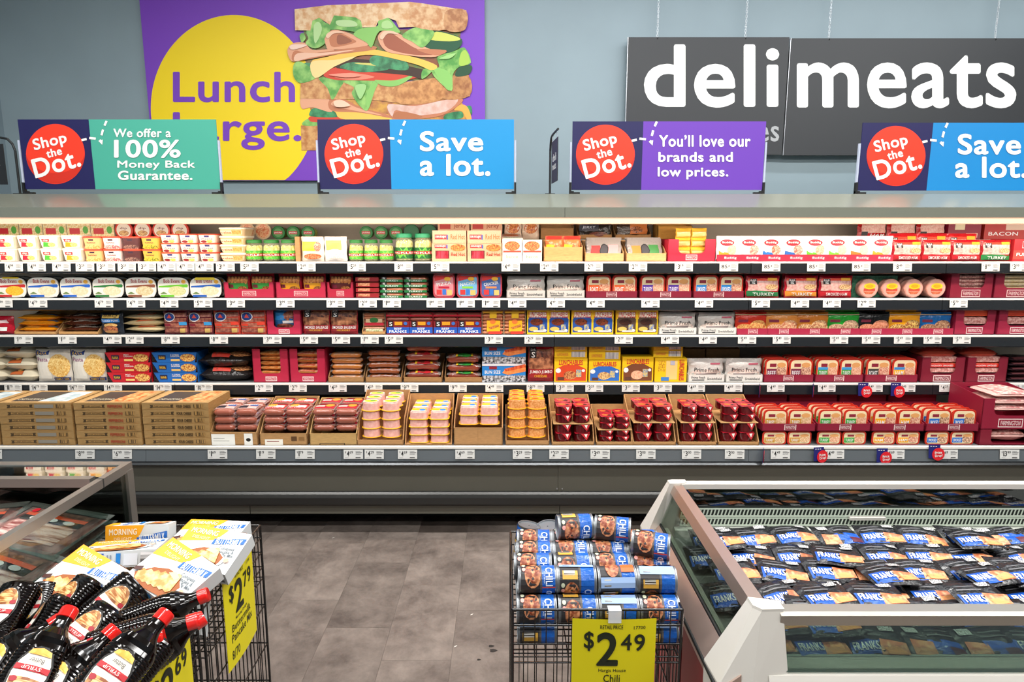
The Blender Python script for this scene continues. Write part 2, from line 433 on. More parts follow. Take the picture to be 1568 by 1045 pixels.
def hang(x0, x1, y0, y1, prints, label, chains):
    a = atY(x0, (y0 + y1) / 2, YD)[0]; b = atY(x1, (y0 + y1) / 2, YD)[0]; zt = atY(1100, y0, YD)[2]; zb = atY(1100, y1, YD)[2]
    m = M().box(a, b, YD, YD + .02, zb, zt, '323437')
    m.box(a - .004, a, YD - .001, YD + .021, zb, zt, 'm:b8bcc0:.35')
    o = link('hanging_sign', m.mesh('hanging_sign'))
    for t_ in prints: link('lettering', M().pr(S, [t_], .001).mesh('lettering'), o)
    for cx in chains:
        ch = M(); X = atY(cx, y0, YD)[0]; z = zt - .01
        ch.rod((X, YD + .01, zt - .02), (X, YD - .006, zt - .005), .003, BK)
        i = 0
        while z < 3.93:
            d = .005 if i % 2 else 0; e = 0 if i % 2 else .005
            p = [(X - d, YD + .01 - e, z), (X + d + .0001, YD + .01 + e, z), (X + d, YD + .01 + e, z + .018), (X - d, YD + .01 - e, z + .018)]
            for j in range(4): ch.rod(p[j], p[(j + 1) % 4], .0014, 'm:c8ccd0:.3', 4)
            z += .016; i += 1
        link('chain', ch.mesh('chain'), o)
    tag(o, label, 'sign', 'hanging department signs')


hang(959.5, 1203, 57, 237, [('t', 'deli', 986, 165, 1193, 68, WH, 0, .032), ('t', 'es', 1160, 217, 1193, 193, 'a8aaac')], 'dark grey hanging panel with the word deli in white', [1007, 1142])
hang(1205.5, 1600, 58.5, 238, [('t', 'meats', 1220, 166, 1556, 84, WH, 0, .032)], 'wide dark grey hanging panel with the word meats in white', [1270, 1525])

# ---------------------------------------------------------------- the refrigerated case
CY0, CYB = 3.72, 4.62
XL, XR = -3.66, 6.0
RY = 3.985                     # face of the price rails of the upper shelves
PY = 4.02                      # front of the goods on the upper shelves
DY = 3.655                     # front of the goods on the deck
zt = atY(772, 297, 3.95)[2]; zf = atY(772, 317.5, CY0)[2]; zb = atY(772, 333, CY0)[2]
case = link('refrigerated_case', None, None, (0, 0, 0))
tag(case, 'long open multi-deck refrigerated case with five rows of packaged food', 'display case')


def cp(name, m, lb=None):
    me = m.mesh(name)
    o = link(name, me, case)
    if lb: o['label'] = lb
    return o


OL = 'q:8f9284'
seams = [x for x in (-5.6, -3.16, .348, 3.1)]
cp('canopy', M().prism([(CY0, zb), (CY0, zf), (3.95, zt), (CYB, zt), (CYB, zb + .03), (3.80, zb + .03), (3.80, zb)], XL, XR, OL))
cp('canopy_seam', M().box(.345, .348, CY0 - .001, CY0 + .004, zb, zf, '55574e'))
cp('light_diffuser', M().box(XL, XR, 3.725, 3.90, zb - .034, zb - .001, 'e:ffcfae:.5'), 'glowing cream light strip')
zdeck = atY(772, 682, DY)[2]
rowpy = [400.5, 456.5, 512.5, 585.5]
zrow = [atY(772, p, PY)[2] for p in rowpy]
cp('rear_panel', M().box(XL, XR, 4.56, 4.60, .25, zt - .02, 'p:b9ab98:.6'))
# slots of the rear uprights
sl = M()
for i in range(-22, 34):
    for z in (zdeck + .22, zdeck + .30):
        sl.box(i * .16, i * .16 + .008, 4.556, 4.561, z, z + .05, '26221f'); sl.box(i * .16 + .03, i * .16 + .038, 4.556, 4.561, z, z + .05, '26221f')
cp('upright_slots', sl)['kind'] = 'stuff'
brk = [atY(p, 400, RY)[0] for p in (-48, 252, 552, 850, 1150, 1449, 1750)]
SHELFNAME = ['top shelf', 'second shelf', 'third shelf', 'fourth shelf', 'bottom deck']
RAIL = 'm:5b6468:.38'
for r, z in enumerate(zrow):
    for i in range(6):
        a, b = brk[i] + .002, brk[i + 1] - .002
        dz = [0, -.004, .002, -.003, .001, -.002][(i + r * 2) % 6] * .6
        sh = cp('shelf', M().box(a, b, 4.0, 4.56, z - .022 + dz * 0, z - .001, 'p:4a4c4e:.4', 'e8e6e0', 'p:77787a:.4'))
        link('white_edge', M().box(a, b, RY - .004, 4.0, z - .010, z, 'e6e4de').mesh('white_edge'), sh)
        link('price_rail', M().prism([(RY, z - .010), (RY - .004, z - .012), (RY - .010, z - .070), (RY + .002, z - .076), (RY + .010, z - .070), (RY + .010, z - .010)], a, b, 'p:1f2225:.25').mesh('price_rail'), sh)
        br = M()
        for xx in (a + .02, b - .026):
            br.poly([(xx, 4.56, z - .045), (xx, 4.56, z - .02), (xx, 4.10, z - .02), (xx, 4.10, z - .030)], (.004, 0, 0), '2c2e30')
        link('bracket', br.mesh('bracket'), sh)
cp('riser', M().box(XL, XR, 4.27, 4.54, zrow[0], zrow[0] + .135, 'p:9a9188:.5'))
# deck and front
RY5 = 3.61
zr0, zr1 = atY(772, 688, RY5)[2], atY(772, 706, RY5)[2]
cp('deck', M().box(XL, XR, DY - .03, 4.56, zdeck - .04, zdeck - .001, 'p:55575a:.5', None, 'p:77787a:.4'))
cp('deck_edge', M().box(XL, XR, RY5 - .006, DY - .02, zr0 + .002, zdeck + .004, 'dedcd4'), 'white front edge of the deck')
bd5 = [XL] + [atY(p, 695, RY5)[0] for p in (-30, 224, 524, 842, 1146, 1450)] + [XR]
for i in range(len(bd5) - 1):
    cp('deck_price_rail', M().prism([(RY5, zr0), (RY5 - .012, zr1), (RY5 + .02, zr1 - .01), (RY5 + .03, zr0)], bd5[i] + .001, bd5[i + 1] - .001, 'p:60666a:.25'))
zp0, zp1, zp2, zp3 = atY(772, 711, 3.60)[2], atY(772, 755, 3.60)[2], atY(772, 775, 3.57)[2], atY(772, 787, 3.60)[2]
cp('shadow_gap_trim', M().prism([(3.585, zr1 - .004), (3.575, zr1 - .014), (3.60, zp0), (3.66, zp0), (3.66, zr1)], XL, XR, 'm:505254:.3'))
pb5 = [XL, -1.6 - .9, .318, 3.15, XR]
for i in range(4):
    cp('front_panel', M().box(pb5[i] + .0008, pb5[i + 1] - .0008, 3.60, 3.66, zp1, zp0, 'p:55534a:.35'))
cp('bumper_rail', M().prism([(3.60, zp1 + .012), (3.585, zp1 + .01), (3.575, zp1), (3.548, zp1 - .012), (3.545, zp1 - .05), (3.56, zp2 + .004), (3.60, zp2)], XL, XR, 'm:4a4a49:.32'))
kb = [XL, atY(383, 780, 3.6)[0], atY(857, 780, 3.6)[0], 3.15, XR]
for i in range(4):
    cp('kick_panel', M().box(kb[i] + .002, kb[i + 1] - .002, 3.60, 3.66, zp3, zp2 + .002, 'p:6b695e:.35'))
cp('plinth', M().box(XL, XR, 3.82, 4.5, 0, zp3 + .12, '0c0c0d'))
cp('tank', M().box(XL, XR, 3.665, 4.5, zp3 + .02, zdeck - .04, '0c0c0d'))
sc = M()
for px, py in ((853, 710), (861, 710), (853, 749), (861, 749)):
    x, y, z = atY(px, py, 3.598); sc.rod((x, 3.596, z), (x, 3.600, z), .004, 'm:c8ccd0:.3', 8)
cp('screw', sc)['kind'] = 'stuff'

# ---------------------------------------------------------------- canopy banners
YB = 3.985


def banner(x0, xm, x1, cx, cy, y0, y1, bg, texts, label, xmb=None):
    S = S_px(YB)
    a = atY(x0, (y0 + y1) / 2, YB)[0]; b = atY(x1, (y0 + y1) / 2, YB)[0]; z0 = atY(772, y1, YB)[2]; z1 = atY(772, y0, YB)[2]
    o = link('canopy_banner', None, None, ((a + b) / 2, YB, zt)); off = Vector(o.location)
    def ch(nm, m):
        m.v = [tuple(Vector(v) - off) for v in m.v]; return link(nm, m.mesh(nm), o)
    xmm = atY(xm, (y0 + y1) / 2, YB)[0]
    m = M().box(a, xmm, YB, YB + .006, z0, z1, NV); m.box(xmm, b, YB, YB + .006, z0, z1, bg); ch('panel', m)
    cr = 45
    arc = [(cx + cr * cos(t), cy + cr * sin(t)) for t in [radians(x) for x in range(8, 173, 6)]]
    arc2 = [(cx + cr * cos(t), cy - 8 + (cr - 12) * sin(t) + 4) for t in [radians(x) for x in range(172, 7, -6)]]
    ch('printed_dot', M().pr(S, [('e', cx, cy, 45, 46, RD)], .001).pr(S, [('p', arc + arc2, 'd02a14')], .0016))
    tx = [('t', 'Shop', cx - 34, cy - 6, cx + 18, cy - 29, WH, 14, .045), ('t', 'the', cx - 14, cy + 4, cx + 10, cy - 9, WH, 14, .05), ('t', 'Dot.', cx - 35, cy + 29, cx + 38, cy - 1, WH, 15, .042)]
    for dx, dy, w, h, rot in ((44, -22, 8, 3.4, 12), (57, -24, 10, 3.4, -6), (70, -20, 5, 3, -30), (72, -33, 9, 3.4, 75), (77, -47, 8, 3.4, 65)):
        t = radians(rot); ux, uy = cos(t), -sin(t)
        p = [(cx + dx + ux * w * s1 / 2 - uy * h * s2 / 2, cy + dy + uy * w * s1 / 2 + ux * h * s2 / 2) for s1, s2 in ((-1, -1), (1, -1), (1, 1), (-1, 1))]
        tx.append(('p', p, WH))
    tx.append(('p', [(cx + 66, cy - 20), (cx + 73, cy - 22), (cx + 72, cy - 14)], WH))
    for t_ in tx + texts:
        if t_[0] == 't': ch('lettering', M().pr(S, [t_], .0022, .0001))
    ch('dotted_line', M().pr(S, [t_ for t_ in tx if t_[0] == 'p'], .0022, .0001))['kind'] = 'stuff'
    for xx, s in ((a, -1), (b, 1)):
        ch('bracket', M().box(xx - .014, xx + .014, YB - .008, YB + .014, zt, zt + .018, BK).box(xx + s * .008 - .006, xx + s * .008 + .006, YB - .01, YB + .014, zt, zt + .07, BK).box(min(xx, xx - s * .05), max(xx, xx - s * .05), YB - .012, YB + .014, zt, zt + .012, BK))
        ch('clear_holder', M().box(xx + s * .008 - .005, xx + s * .008 + .005, YB - .004, YB + .010, zt + .06, z1 - .12, 'x:ccd4e8:.75'))
    tag(o, label, 'sign', 'banners standing on the canopy')


banner(33, 141, 334, 85, 236, 183, 290, '46a892', [('t', 'We offer a', 174, 210.5, 262, 197, WH, 0, .04), ('t', '100%', 175, 242, 277, 214, WH, 0, .04), ('t', 'Money Back', 180, 260.5, 299, 246, WH, 0, .035), ('t', 'Guarantee.', 181, 276, 295, 261.5, WH, 0, .045)], 'navy and teal canopy banner promising a 100% money back guarantee')
banner(488, 598, 787, 542, 236, 183, 290, '1090d0', [('t', 'Save', 643, 232, 740, 201, WH, 0, .045), ('t', 'a lot.', 643, 270, 751, 236, WH, 0, .045)], 'navy and light blue save a lot banner nearest the sandwich poster')
banner(876, 983.5, 1170, 927, 237, 186, 291, '6a3ab0', [('t', "You\u2019ll love our", 1009, 225, 1149, 207, WH, 0, .045), ('t', 'brands and', 1008, 248, 1122, 233, WH, 0, .045), ('t', 'low prices.', 1007, 275, 1115, 256, WH, 0, .045)], 'navy and purple canopy banner about brands and low prices')
banner(1317, 1424, 1612, 1372, 239, 188, 292, '0f84c8', [('t', 'Save', 1466, 237, 1563, 205, WH, 0, .045), ('t', 'a lot.', 1462, 273, 1572, 240, WH, 0, .045)], 'navy and blue save a lot banner in front of the meats sign')


# small black flag signs on poles, seen edge-on
def flag(px, label, y0, ang, txt, fw=.3):
    X = atY(px, 296, 4.02)[0]
    o = link('flag_sign', None, None, (X, 4.02, zt))
    ca, sa = cos(ang), sin(ang)
    pts = [(0, 0, 0), (0, 0, .26), (.012 * ca, .012 * sa, .30), (.04 * ca, .04 * sa, .33), (.10 * ca, .10 * sa, .34), (fw * ca, fw * sa, .34)]
    m = M()
    for a, b in zip(pts, pts[1:]): m.rod(a, b, .007, '1a1d1e', 6)
    m.box(-.03, .03, -.02, .02, 0, .006, '1a1d1e')
    link('pole', m.mesh('pole'), o)
    s0, s1 = fw * .2, fw * .97
    def S2(u, v, of): return ((s0 + u * (s1 - s0)) * ca + of * sa, (s0 + u * (s1 - s0)) * sa - of * ca, .06 + v * .24)
    pm = M().poly([S2(0, 0, 0), S2(1, 0, 0), S2(1, 1, 0), S2(0, 1, 0)], (-.004 * sa, .004 * ca, 0), '1c1e22')
    link('panel', pm.mesh('panel'), o)
    S3 = S2 if ca > -.5 else (lambda u, v, of: S2(1 - u, v, -of))
    link('lettering', M().pr(S3, txt, .001 if ca > -.5 else .0055).mesh('lettering'), o)
    hk = M()
    for u in (.1, .9):
        hk.rod(S2(u, 1, 0), (S2(u, 1, 0)[0], S2(u, 1, 0)[1], .345), .002, 'm:d0d4d8:.3')
    link('hook', hk.mesh('hook'), o)
    tag(o, label, 'sign')


flag(842, 'small black flag sign turned edge-on between two canopy banners', 205, radians(-86), [('t', 'deli', .2, .5, .8, .68, WH), ('t', 'meats', .2, .3, .8, .44, WH)], .30)
flag(31, 'black flag sign on a curved pole beside the teal banner', 230, radians(180), [('t', 'meat', .3, .45, .88, .68, WH)], .34)
# the second one faces the aisle: text must read from the front


# ---------------------------------------------------------------- product makers (origin: bottom centre, front towards -y)
def cl(x): return max(0.0, x)


def box_(w, h, d, k, pf=(), kt=None, ks=None, ptop=(), pside=()):
    m = M().box(-w / 2, w / 2, 0, d, 0, h, k, None, kt, ks)
    m.pr(lambda u, v, o: (-w / 2 + u * w, -o, v * h), pf, .0006, .0003)
    if ptop: m.pr(lambda u, v, o: (-w / 2 + u * w, v * d, h + o), ptop, .0006, .0003)
    if pside: m.pr(lambda u, v, o: (w / 2 + o, u * d, v * h), pside, .0006, .0003)
    return Proto(('box', m))


def bag(w, h, t, k, pf=(), seed=1, kb=None, wr=.10, fl=.06, n=10):
    """filled pouch: pillow front and back with crimped top and bottom"""
    rnd = random.Random(seed); ph = [rnd.random() * 6 for _ in range(4)]
    def bul(u, v):
        a = cl(1 - abs(2 * u - 1) ** 3.2) ** .6; e = fl
        vv = min(1, max(0, (v - e * .5) / (1 - 1.5 * e))); b = cl(1 - abs(2 * vv - 1) ** 3.2) ** .6
        return t / 2 * a * b * (1 + wr * (sin(9 * u + ph[0] + 3 * v) + sin(11 * v + ph[1] - 4 * u))) + .0012
    def S(u, v, o):
        return (-w / 2 + u * w + .012 * w * sin(14 * v + ph[2]), t / 2 - bul(u, v) - o, v * h)
    def B(u, v, o):
        return (-w / 2 + u * w + .012 * w * sin(14 * v + ph[2]), t / 2 + bul(u, v) + o, v * h)
    m = M()
    for fn in (S, B):
        m.add([fn(x / n, y / n, 0) for y in range(n + 1) for x in range(n + 1)], [(y * (n + 1) + x, y * (n + 1) + x + 1, (y + 1) * (n + 1) + x + 1, (y + 1) * (n + 1) + x) for y in range(n) for x in range(n)], k if fn is S else (kb or k), True)
    m.pr(S, pf, .0012, .0005, 10)
    return Proto(('pouch', m))


def rrect(w, h, r, n=3):
    """rounded rectangle outline centred, (a, b)"""
    P = []
    for cx, cy, a0 in ((w / 2 - r, h / 2 - r, 0), (-w / 2 + r, h / 2 - r, 90), (-w / 2 + r, -h / 2 + r, 180), (w / 2 - r, -h / 2 + r, 270)):
        for i in range(n + 1):
            t = radians(a0 + 90 * i / n); P.append((cx + r * cos(t), cy + r * sin(t)))
    return P


def tubface(w, h, d, rim, body, face, pf):
    """sealed tray standing on its edge, film lid to the front: parts tray and lid_film"""
    r = min(w, h) * .2
    def ring(ww, hh, y, rr): return [(a, y, b + h / 2) for a, b in rrect(ww, hh, rr)]
    t = M().loft([ring(w, h, .004, r), ring(w, h, 0, r), ring(w * .95, h * .93, 0, r * .9)], rim, False, (0, 0))
    t.loft([ring(w, h, .004, r), ring(w * .92, h * .9, .005, r * .9), ring(w * .82, h * .78, d, r * .8)], body, False, (0, 1))
    f = M().add(ring(w * .93, h * .90, .0005, r * .85), [tuple(range(len(rrect(1, 1, .1))))], rim)
    f.add([(a * .87 * w / w, -.0008, b * .84 + h * .5) for a, b in rrect(w, h, r)], [tuple(range(16))], face)
    f.pr(lambda u, v, o: (-w * .42 + u * w * .84, -.001 - o, h * .10 + v * h * .80), pf, .0006, .0003)
    return Proto(('tray', t), ('lid_film', f))


def tubup(w, h, d, kb, kl, pf=(), taper=.82, lid=.14, dome=0, ptop=()):
    """tapered tub with a lid, parts tub and lid"""
    r = min(w, d) * .18; hl = h * lid
    def ring(s, z): return [(a * s, b * s + d / 2, z) for a, b in rrect(w, d, r)]
    t = M().loft([ring(taper, 0), ring(taper + (1 - taper) * .1, h * .03), ring(.96, h - hl)], kb, False)
    yb, yt = d / 2 - d / 2 * taper, d / 2 - d / 2 * .96
    def S(u, v, o):
        ww = w * (taper + (.96 - taper) * v); return (-ww / 2 + u * ww, yb + (yt - yb) * v - o, v * (h - hl))
    t.pr(S, pf, .0006, .0003)
    l = M().loft([ring(1, h - hl), ring(1, h - hl * .25), ring(.93, h), ], kl, False)
    l.pr(lambda u, v, o: (-w / 2 + u * w, v * d, h + o), ptop, .0008, .0003)
    return Proto(('tub', t), ('lid', l))


def ring_c(r, z, n=16, cy=0, fx=1, fy=1): return [(r * fx * cos(2 * pi * i / n), cy + r * fy * sin(2 * pi * i / n), z) for i in range(n)]


def jar(r, h, glass, liquid, lidc, lab, pf):
    prof = [(.86, 0), (.98, .03), (1, .1), (1, .66), (.93, .78), (.80, .86)]
    g = M().loft([ring_c(r * a, h * b, 16, r) for a, b in prof], glass)
    c = M()
    rnd = random.Random(int(r * 9999))
    for i in range(9):   # pickles standing in the brine
        a = 2 * pi * i / 9; c.pill((r * .7 * cos(a), r + r * .7 * sin(a), h * .05), (r * .66 * cos(a + .2), r + r * .66 * sin(a + .2), h * (.72 + .06 * rnd.random())), r * .3, liquid, 6)
    L_ = M()
    def S(u, v, o):
        a = -pi / 2 + (u - .5) * pi * 1.25; return ((r * 1.02 + o) * cos(a), r + (r * 1.02 + o) * sin(a), h * (.10 + v * .40))
    L_.pr(S, [('r', 0, 0, 1, 1, lab)] + list(pf), .0004, .0006, 12)
    l = M().loft([ring_c(r * .88, h * .85, 20, r), ring_c(r * .90, h * .86, 20, r), ring_c(r * .90, h * .97, 20, r), ring_c(r * .82, h, 20, r)], lidc)
    return Proto(('glass_jar', g), ('pickles', c), ('label', L_), ('lid', l))


def disc_lid(r, t, rim, face, pf=(), body='e9dcc0', bl=.04):
    """round tub lying on its side, lid to the front"""
    def rc(rr, y, n=20): return [(rr * cos(2 * pi * i / n), y, r + rr * sin(2 * pi * i / n)) for i in range(n)]
    l = M().loft([rc(r, t), rc(r, 0), rc(r * .88, -.002)], rim, True)
    b = M().loft([rc(r * .93, t), rc(r * .8, t + bl)], body, True)
    l.pr(lambda u, v, o: (-r + u * 2 * r, -.002 - o, v * 2 * r), [('e', .5, .5, .40, .40, face)] + list(pf), .0006, .0004)
    return Proto(('lid', l), ('tub', b))


def tray(w, hf, hb, d, k, pf=(), name='tray', t=.004, ki=None):
    m = M(); ki = ki or k
    m.box(-w / 2, w / 2, 0, d, 0, t, k)
    m.box(-w / 2, w / 2, 0, t, 0, hf, k); m.box(-w / 2, w / 2, d - t, d, 0, hb, ki)
    for s in (-1, 1):
        x = s * w / 2 - (t if s > 0 else 0)
        m.poly([(x, 0, 0), (x, d, 0), (x, d, hb), (x, .08, min(hb, hf + .5 * (hb - hf))), (x, 0, hf)], (t, 0, 0), k)
    m.pr(lambda u, v, o: (-w / 2 + u * w, -o, v * hf), pf, .0006, .0003)
    return Proto((name, m))


def wbox(w, h, d, k, nb=.42, nw=.62, pf=(), slope=0):
    """shelf-ready carton with a round-cornered notch cut down into its front"""
    m = M(); t = .004
    a, b = w * nw / 2, h * nb; r = min(a, h - b) * .35; P = [(-w / 2, 0), (w / 2, 0), (w / 2, h), (a, h)]
    for i in range(5):
        q_ = radians(-90 * i / 4); P.append((a - r + r * cos(q_), b + r + r * sin(q_)))
    for i in range(5):
        q_ = radians(-90 - 90 * i / 4); P.append((-a + r + r * cos(q_), b + r + r * sin(q_)))
    P += [(-a, h), (-w / 2, h)]
    m.poly([(x, 0, z) for x, z in P], (0, t, 0), k)
    m.box(-w / 2, w / 2, 0, d, 0, t, k); m.box(-w / 2, w / 2, d - t, d, 0, h + slope, k)
    for s in (-1, 1):
        x = s * w / 2 - (t if s > 0 else 0)
        m.poly([(x, 0, 0), (x, d, 0), (x, d, h + slope), (x, 0, h)], (t, 0, 0), k)
    m.pr(lambda u, v, o: (-w / 2 + u * w, -o, v * h), pf, .0006, .0003)
    return Proto(('carton', m))


def franks(w, h, d, k, film, pt=(), pfr=(), n=5, layers=1, ends=True):
    """vacuum pack lying flat, sausages side by side along x"""
    r = h / 2 / layers; ss = []; big = h > .028; s = M()
    nn = max(2, min(n, int(d / (2 * r))))
    for l in range(layers):
        for i in range(nn):
            s.pill((-w / 2 + .004, r + i * (d - 2 * r) / (nn - 1), r + 2 * r * l), (w / 2 - .004, r + i * (d - 2 * r) / (nn - 1), r + 2 * r * l), r * .97, k, 7)
            if big: ss.append(('sausage', s)); s = M()
    f = M()
    def S(u, v, o): return (-w / 2 + u * w, .1 * d + v * .9 * d, h * (.93 + .12 * sin(pi * v)) - .18 * h * abs(2 * u - 1) ** 6 + o)
    f.add([S(x / 8, y / 4, .0005) for y in range(5) for x in range(9)], [(y * 9 + x, y * 9 + x + 1, y * 9 + x + 10, y * 9 + x + 9) for y in range(4) for x in range(8)], film, True)
    f.pr(S, pt, .0016, .0005, 8)
    if ends:
        for sx in (-1, 1):
            f.add([(sx * w / 2 * .96, .02 * d, h * .45), (sx * w * .54, 0.0, h * .35), (sx * w * .54, d * .9, h * .35), (sx * w / 2 * .96, d, h * .6)], [(0, 1, 2, 3)], film)
    if pfr:
        f.pr(lambda u, v, o: (-w / 2 + u * w, -.001 - o, v * h), pfr, .0008, .0004)
    return Proto(*(ss or [('sausage_layer', s)]), ('film_wrapper', f))


def stackpack(w, h, d, rows, k, film, pf, n=2):
    """upright face of sausages in a row, one above another, with a printed film front"""
    s = M(); r = h / rows / 2
    for i in range(rows):
        s.pill((-w / 2 + .002, r * 1.05, r * (2 * i + 1)), (w / 2 - .002, r * 1.05, r * (2 * i + 1)), r * .98, k, 8)
        if n > 1: s.pill((-w / 2 + .002, r * 2.9, r * (2 * i + 1)), (w / 2 - .002, r * 2.9, r * (2 * i + 1)), r * .98, k, 6)
    f = M()
    f.pr(lambda u, v, o: (-w / 2 + u * w, -o, v * h), pf, .0012, .0006)
    for sx in (-1, 1):
        f.box(sx * w / 2 - .003, sx * w / 2 + .003, r, r + .002, .002, h, film)
    f.box(-w / 2, w / 2, r * .6, d, h - .001, h + .002, film)
    return Proto(('sausage_layer', s), ('printed_wrapper', f))


def hamtub(w, d, h, kb, rim, pt, round_=False):
    """domed clear tub of ham on a coloured flange, label on top"""
    def ring(s, z):
        if round_: return [(s * w / 2 * cos(2 * pi * i / 20), d / 2 + s * d / 2 * sin(2 * pi * i / 20), z) for i in range(20)]
        return [(a * s, b * s + d / 2, z) for a, b in rrect(w, d, min(w, d) * .3, 4)]
    f = M().loft([ring(1.04, 0), ring(1.06, h * .03), ring(1.04, h * .08)], rim, False)
    b = M().loft([ring(.93, h * .08), ring(.90, h * .5), ring(.88, h * .86), ring(.80, h * .985), ring(.6, h)], kb, True)
    t = M()
    t.pr(lambda u, v, o: (-w / 2 + u * w, v * d, h + o), pt, .0012, .0006)
    t.pr(lambda u, v, o: (-w / 2 + u * w, d * .06 - o, v * h), [], .001)
    return Proto(('tub', b), ('flange', f), ('top_label', t))


def farm(u0, v0, u1, v1, bg='7c1530', fg='f0dcd8', txt='FARMINGTON', t=.012):
    a = (u1 - u0); b = (v1 - v0)
    return [('r', u0, v0, u1, v1, fg), ('r', u0 + t, v0 + t * 2.2, u1 - t, v1 - t * 2.2, bg), ('t', txt, u0 + a * .1, v0 + b * .24, u1 - a * .1, v1 - b * .24, fg, 0, 0)]


# ---------------------------------------------------------------- placing rows
ORD = 'first second third fourth fifth sixth seventh eighth ninth tenth eleventh twelfth'.split()
BASE = zrow + [zdeck]
FY = [PY] * 4 + [DY]
BPY = rowpy + [682]
CATALOG = {i: [] for i in range(5)}     # what stands over each price rail


def px2x(r, px): return atY(px, BPY[r], FY[r])[0]


def size(r, x0, x1, yt):
    return px2x(r, x1) - px2x(r, x0), atY(772, yt, FY[r])[2] - BASE[r]


def posw(i, n):
    if n == 1: return ''
    if n == 2: return ('left one', 'right one')[i]
    if n == 3: return ('left one', 'middle one', 'right one')[i]
    return ORD[i] + ' from left'


def run(r, x0, x1, n, yt, maker, name, desc, cat, group=None, layers=1, ranks=1, dy=0, z0=0, gap=.97, jit=.02, rdy=.03, short=None, lay=('lower', 'upper')):
    """n columns side by side between x0 and x1 px, layers high, ranks deep. desc / maker may be lists per column"""
    W, Ht = size(r, x0, x1, yt); w = W / n; h = (Ht - z0) / layers
    protos = {}
    for i in range(n):
        mk = maker[i] if isinstance(maker, list) else maker
        d = desc[i] if isinstance(desc, list) else desc
        if id(mk) not in protos: protos[id(mk)] = mk(w * gap, h * .985)
        cxp = x0 + (i + .5) * (x1 - x0) / n
        CATALOG[r].append((cxp, d))
        same = [j for j in range(n) if (desc[j] if isinstance(desc, list) else desc) == d]
        for l in range(layers):
            for k in range(ranks):
                lab = d
                bits = []
                if layers > 1: bits.append((('lower', 'upper') if layers == 2 else ('bottom', 'middle', 'top') if layers == 3 else ('bottom', 'second', 'third', 'top', 'fifth', 'sixth'))[l] + ' layer')
                if len(same) > 1: bits.append(posw(same.index(i), len(same)))
                if ranks > 1: bits.append(('front rank', 'second rank', 'third rank', 'fourth rank')[k])
                lab += (', ' + ', '.join(b for b in bits if b) if bits else '') + ', ' + SHELFNAME[r]
                rz = random.uniform(-jit, jit)
                put(protos[id(mk)], name, lab, cat, group or (d + ' on the ' + SHELFNAME[r]) if n * layers * ranks > 1 else group,
                    (px2x(r, x0) + (i + .5) * w + random.uniform(-jit, jit) * .02, FY[r] + dy + k * rdy, BASE[r] + z0 + l * h), (0, 0, rz))


def one(r, x0, x1, yt, maker, name, desc, cat, **k): run(r, x0, x1, 1, yt, maker, name, desc, cat, **k)

CB = 'c:b98a58'; CB2 = 'c:a5794a'; MR = '8e1a34'; MRD = '74132c'
MEAT, FR = 'f:c46a4c:e0a080:90', 'h:b96a48'
# ================================================================ TOP SHELF
def dip(c1, c2):
    return lambda w, h: tubup(w, h, w * .95, 'x:f3ead2:.85', 'f4ecd8', [('r', .06, .15, .95, .98, 'f6efdd'), ('p', [(.12, .12), (.5, .12), (.62, .5), (.2, .55)], c1), ('e', .62, .32, .2, .2, 'f:' + c2 + ':f2d890:200'), ('r', .14, .58, .52, .84, 'c81e22'), ('t', 'dip', .2, .62, .46, .80, WH)])
run(0, -7, 128, 4, 360, [dip('d22a38', 'e8b83c'), dip('c81e38', 'e8b83c'), dip('4cae34', 'c9b060'), dip('f0a018', 'e9c05a')], 'dip_tub',
    ['clear dip tub with orange label', 'clear dip tub with crimson label', 'clear dip tub with green label', 'clear dip tub with amber label'], 'tub', 'square clear dip tubs on the top shelf', layers=2)
def hum(c, f1, f2):
    return lambda w, h: tubup(w, h, w * .9, c, 'e2482c', [('r', .2, .55, .7, .92, c), ('r', .32, .76, .6, .92, '3a2a3a'), ('t', 'hummus', .22, .5, .7, .68, '5a3028'), ('e', .5, .12, .5, .26, 'f:' + f1 + ':' + f2 + ':220')])
run(0, 128, 246, 4, 362, [hum('f2b878', 'd98a30', 'f3cf90'), hum('f6d8d0', '9c1e34', 'f0d0c0'), hum('5a3030', '3a1c1c', 'a88070'), hum('e0b048', '486a20', 'f0c840')], 'hummus_tub',
    ['red-lidded hummus tub in orange', 'red-lidded hummus tub in pale pink', 'red-lidded hummus tub in dark brown', 'red-lidded hummus tub in yellow mix'], 'tub', 'red-lidded hummus tubs', layers=2)
cup = lambda w, h: tubup(w, h, w * .85, 'f3dfd0', 'e8502e', [('r', .36, .72, .64, .95, '3a3a78'), ('t', 'cheese', .15, .42, .85, .64, '44506a'), ('e', .3, .18, .2, .16, '8c2c2c'), ('e', .66, .2, .2, .18, 'f:e8b020:f6e090:200')])
run(0, 246, 333, 3, 358, cup, 'cheese_spread_cup', 'white spread cup with red-orange lid', 'tub', layers=3)
pot = lambda w, h: tubup(w, h, w * 1.1, 'x:f6d2a0:.9', 'f8ead2', [('r', .05, .2, .95, .8, 'f7e0bc'), ('t', 'salsa', .06, .35, .5, .65, 'd2542c'), ('r', .52, .2, .92, .8, 'f:e9873c:f5c070:200')], lid=.22)
run(0, 335, 377, 1, 348, pot, 'salsa_tub', 'flat orange salsa tub with cream lid', 'tub', 'stacked salsa tubs', layers=4)
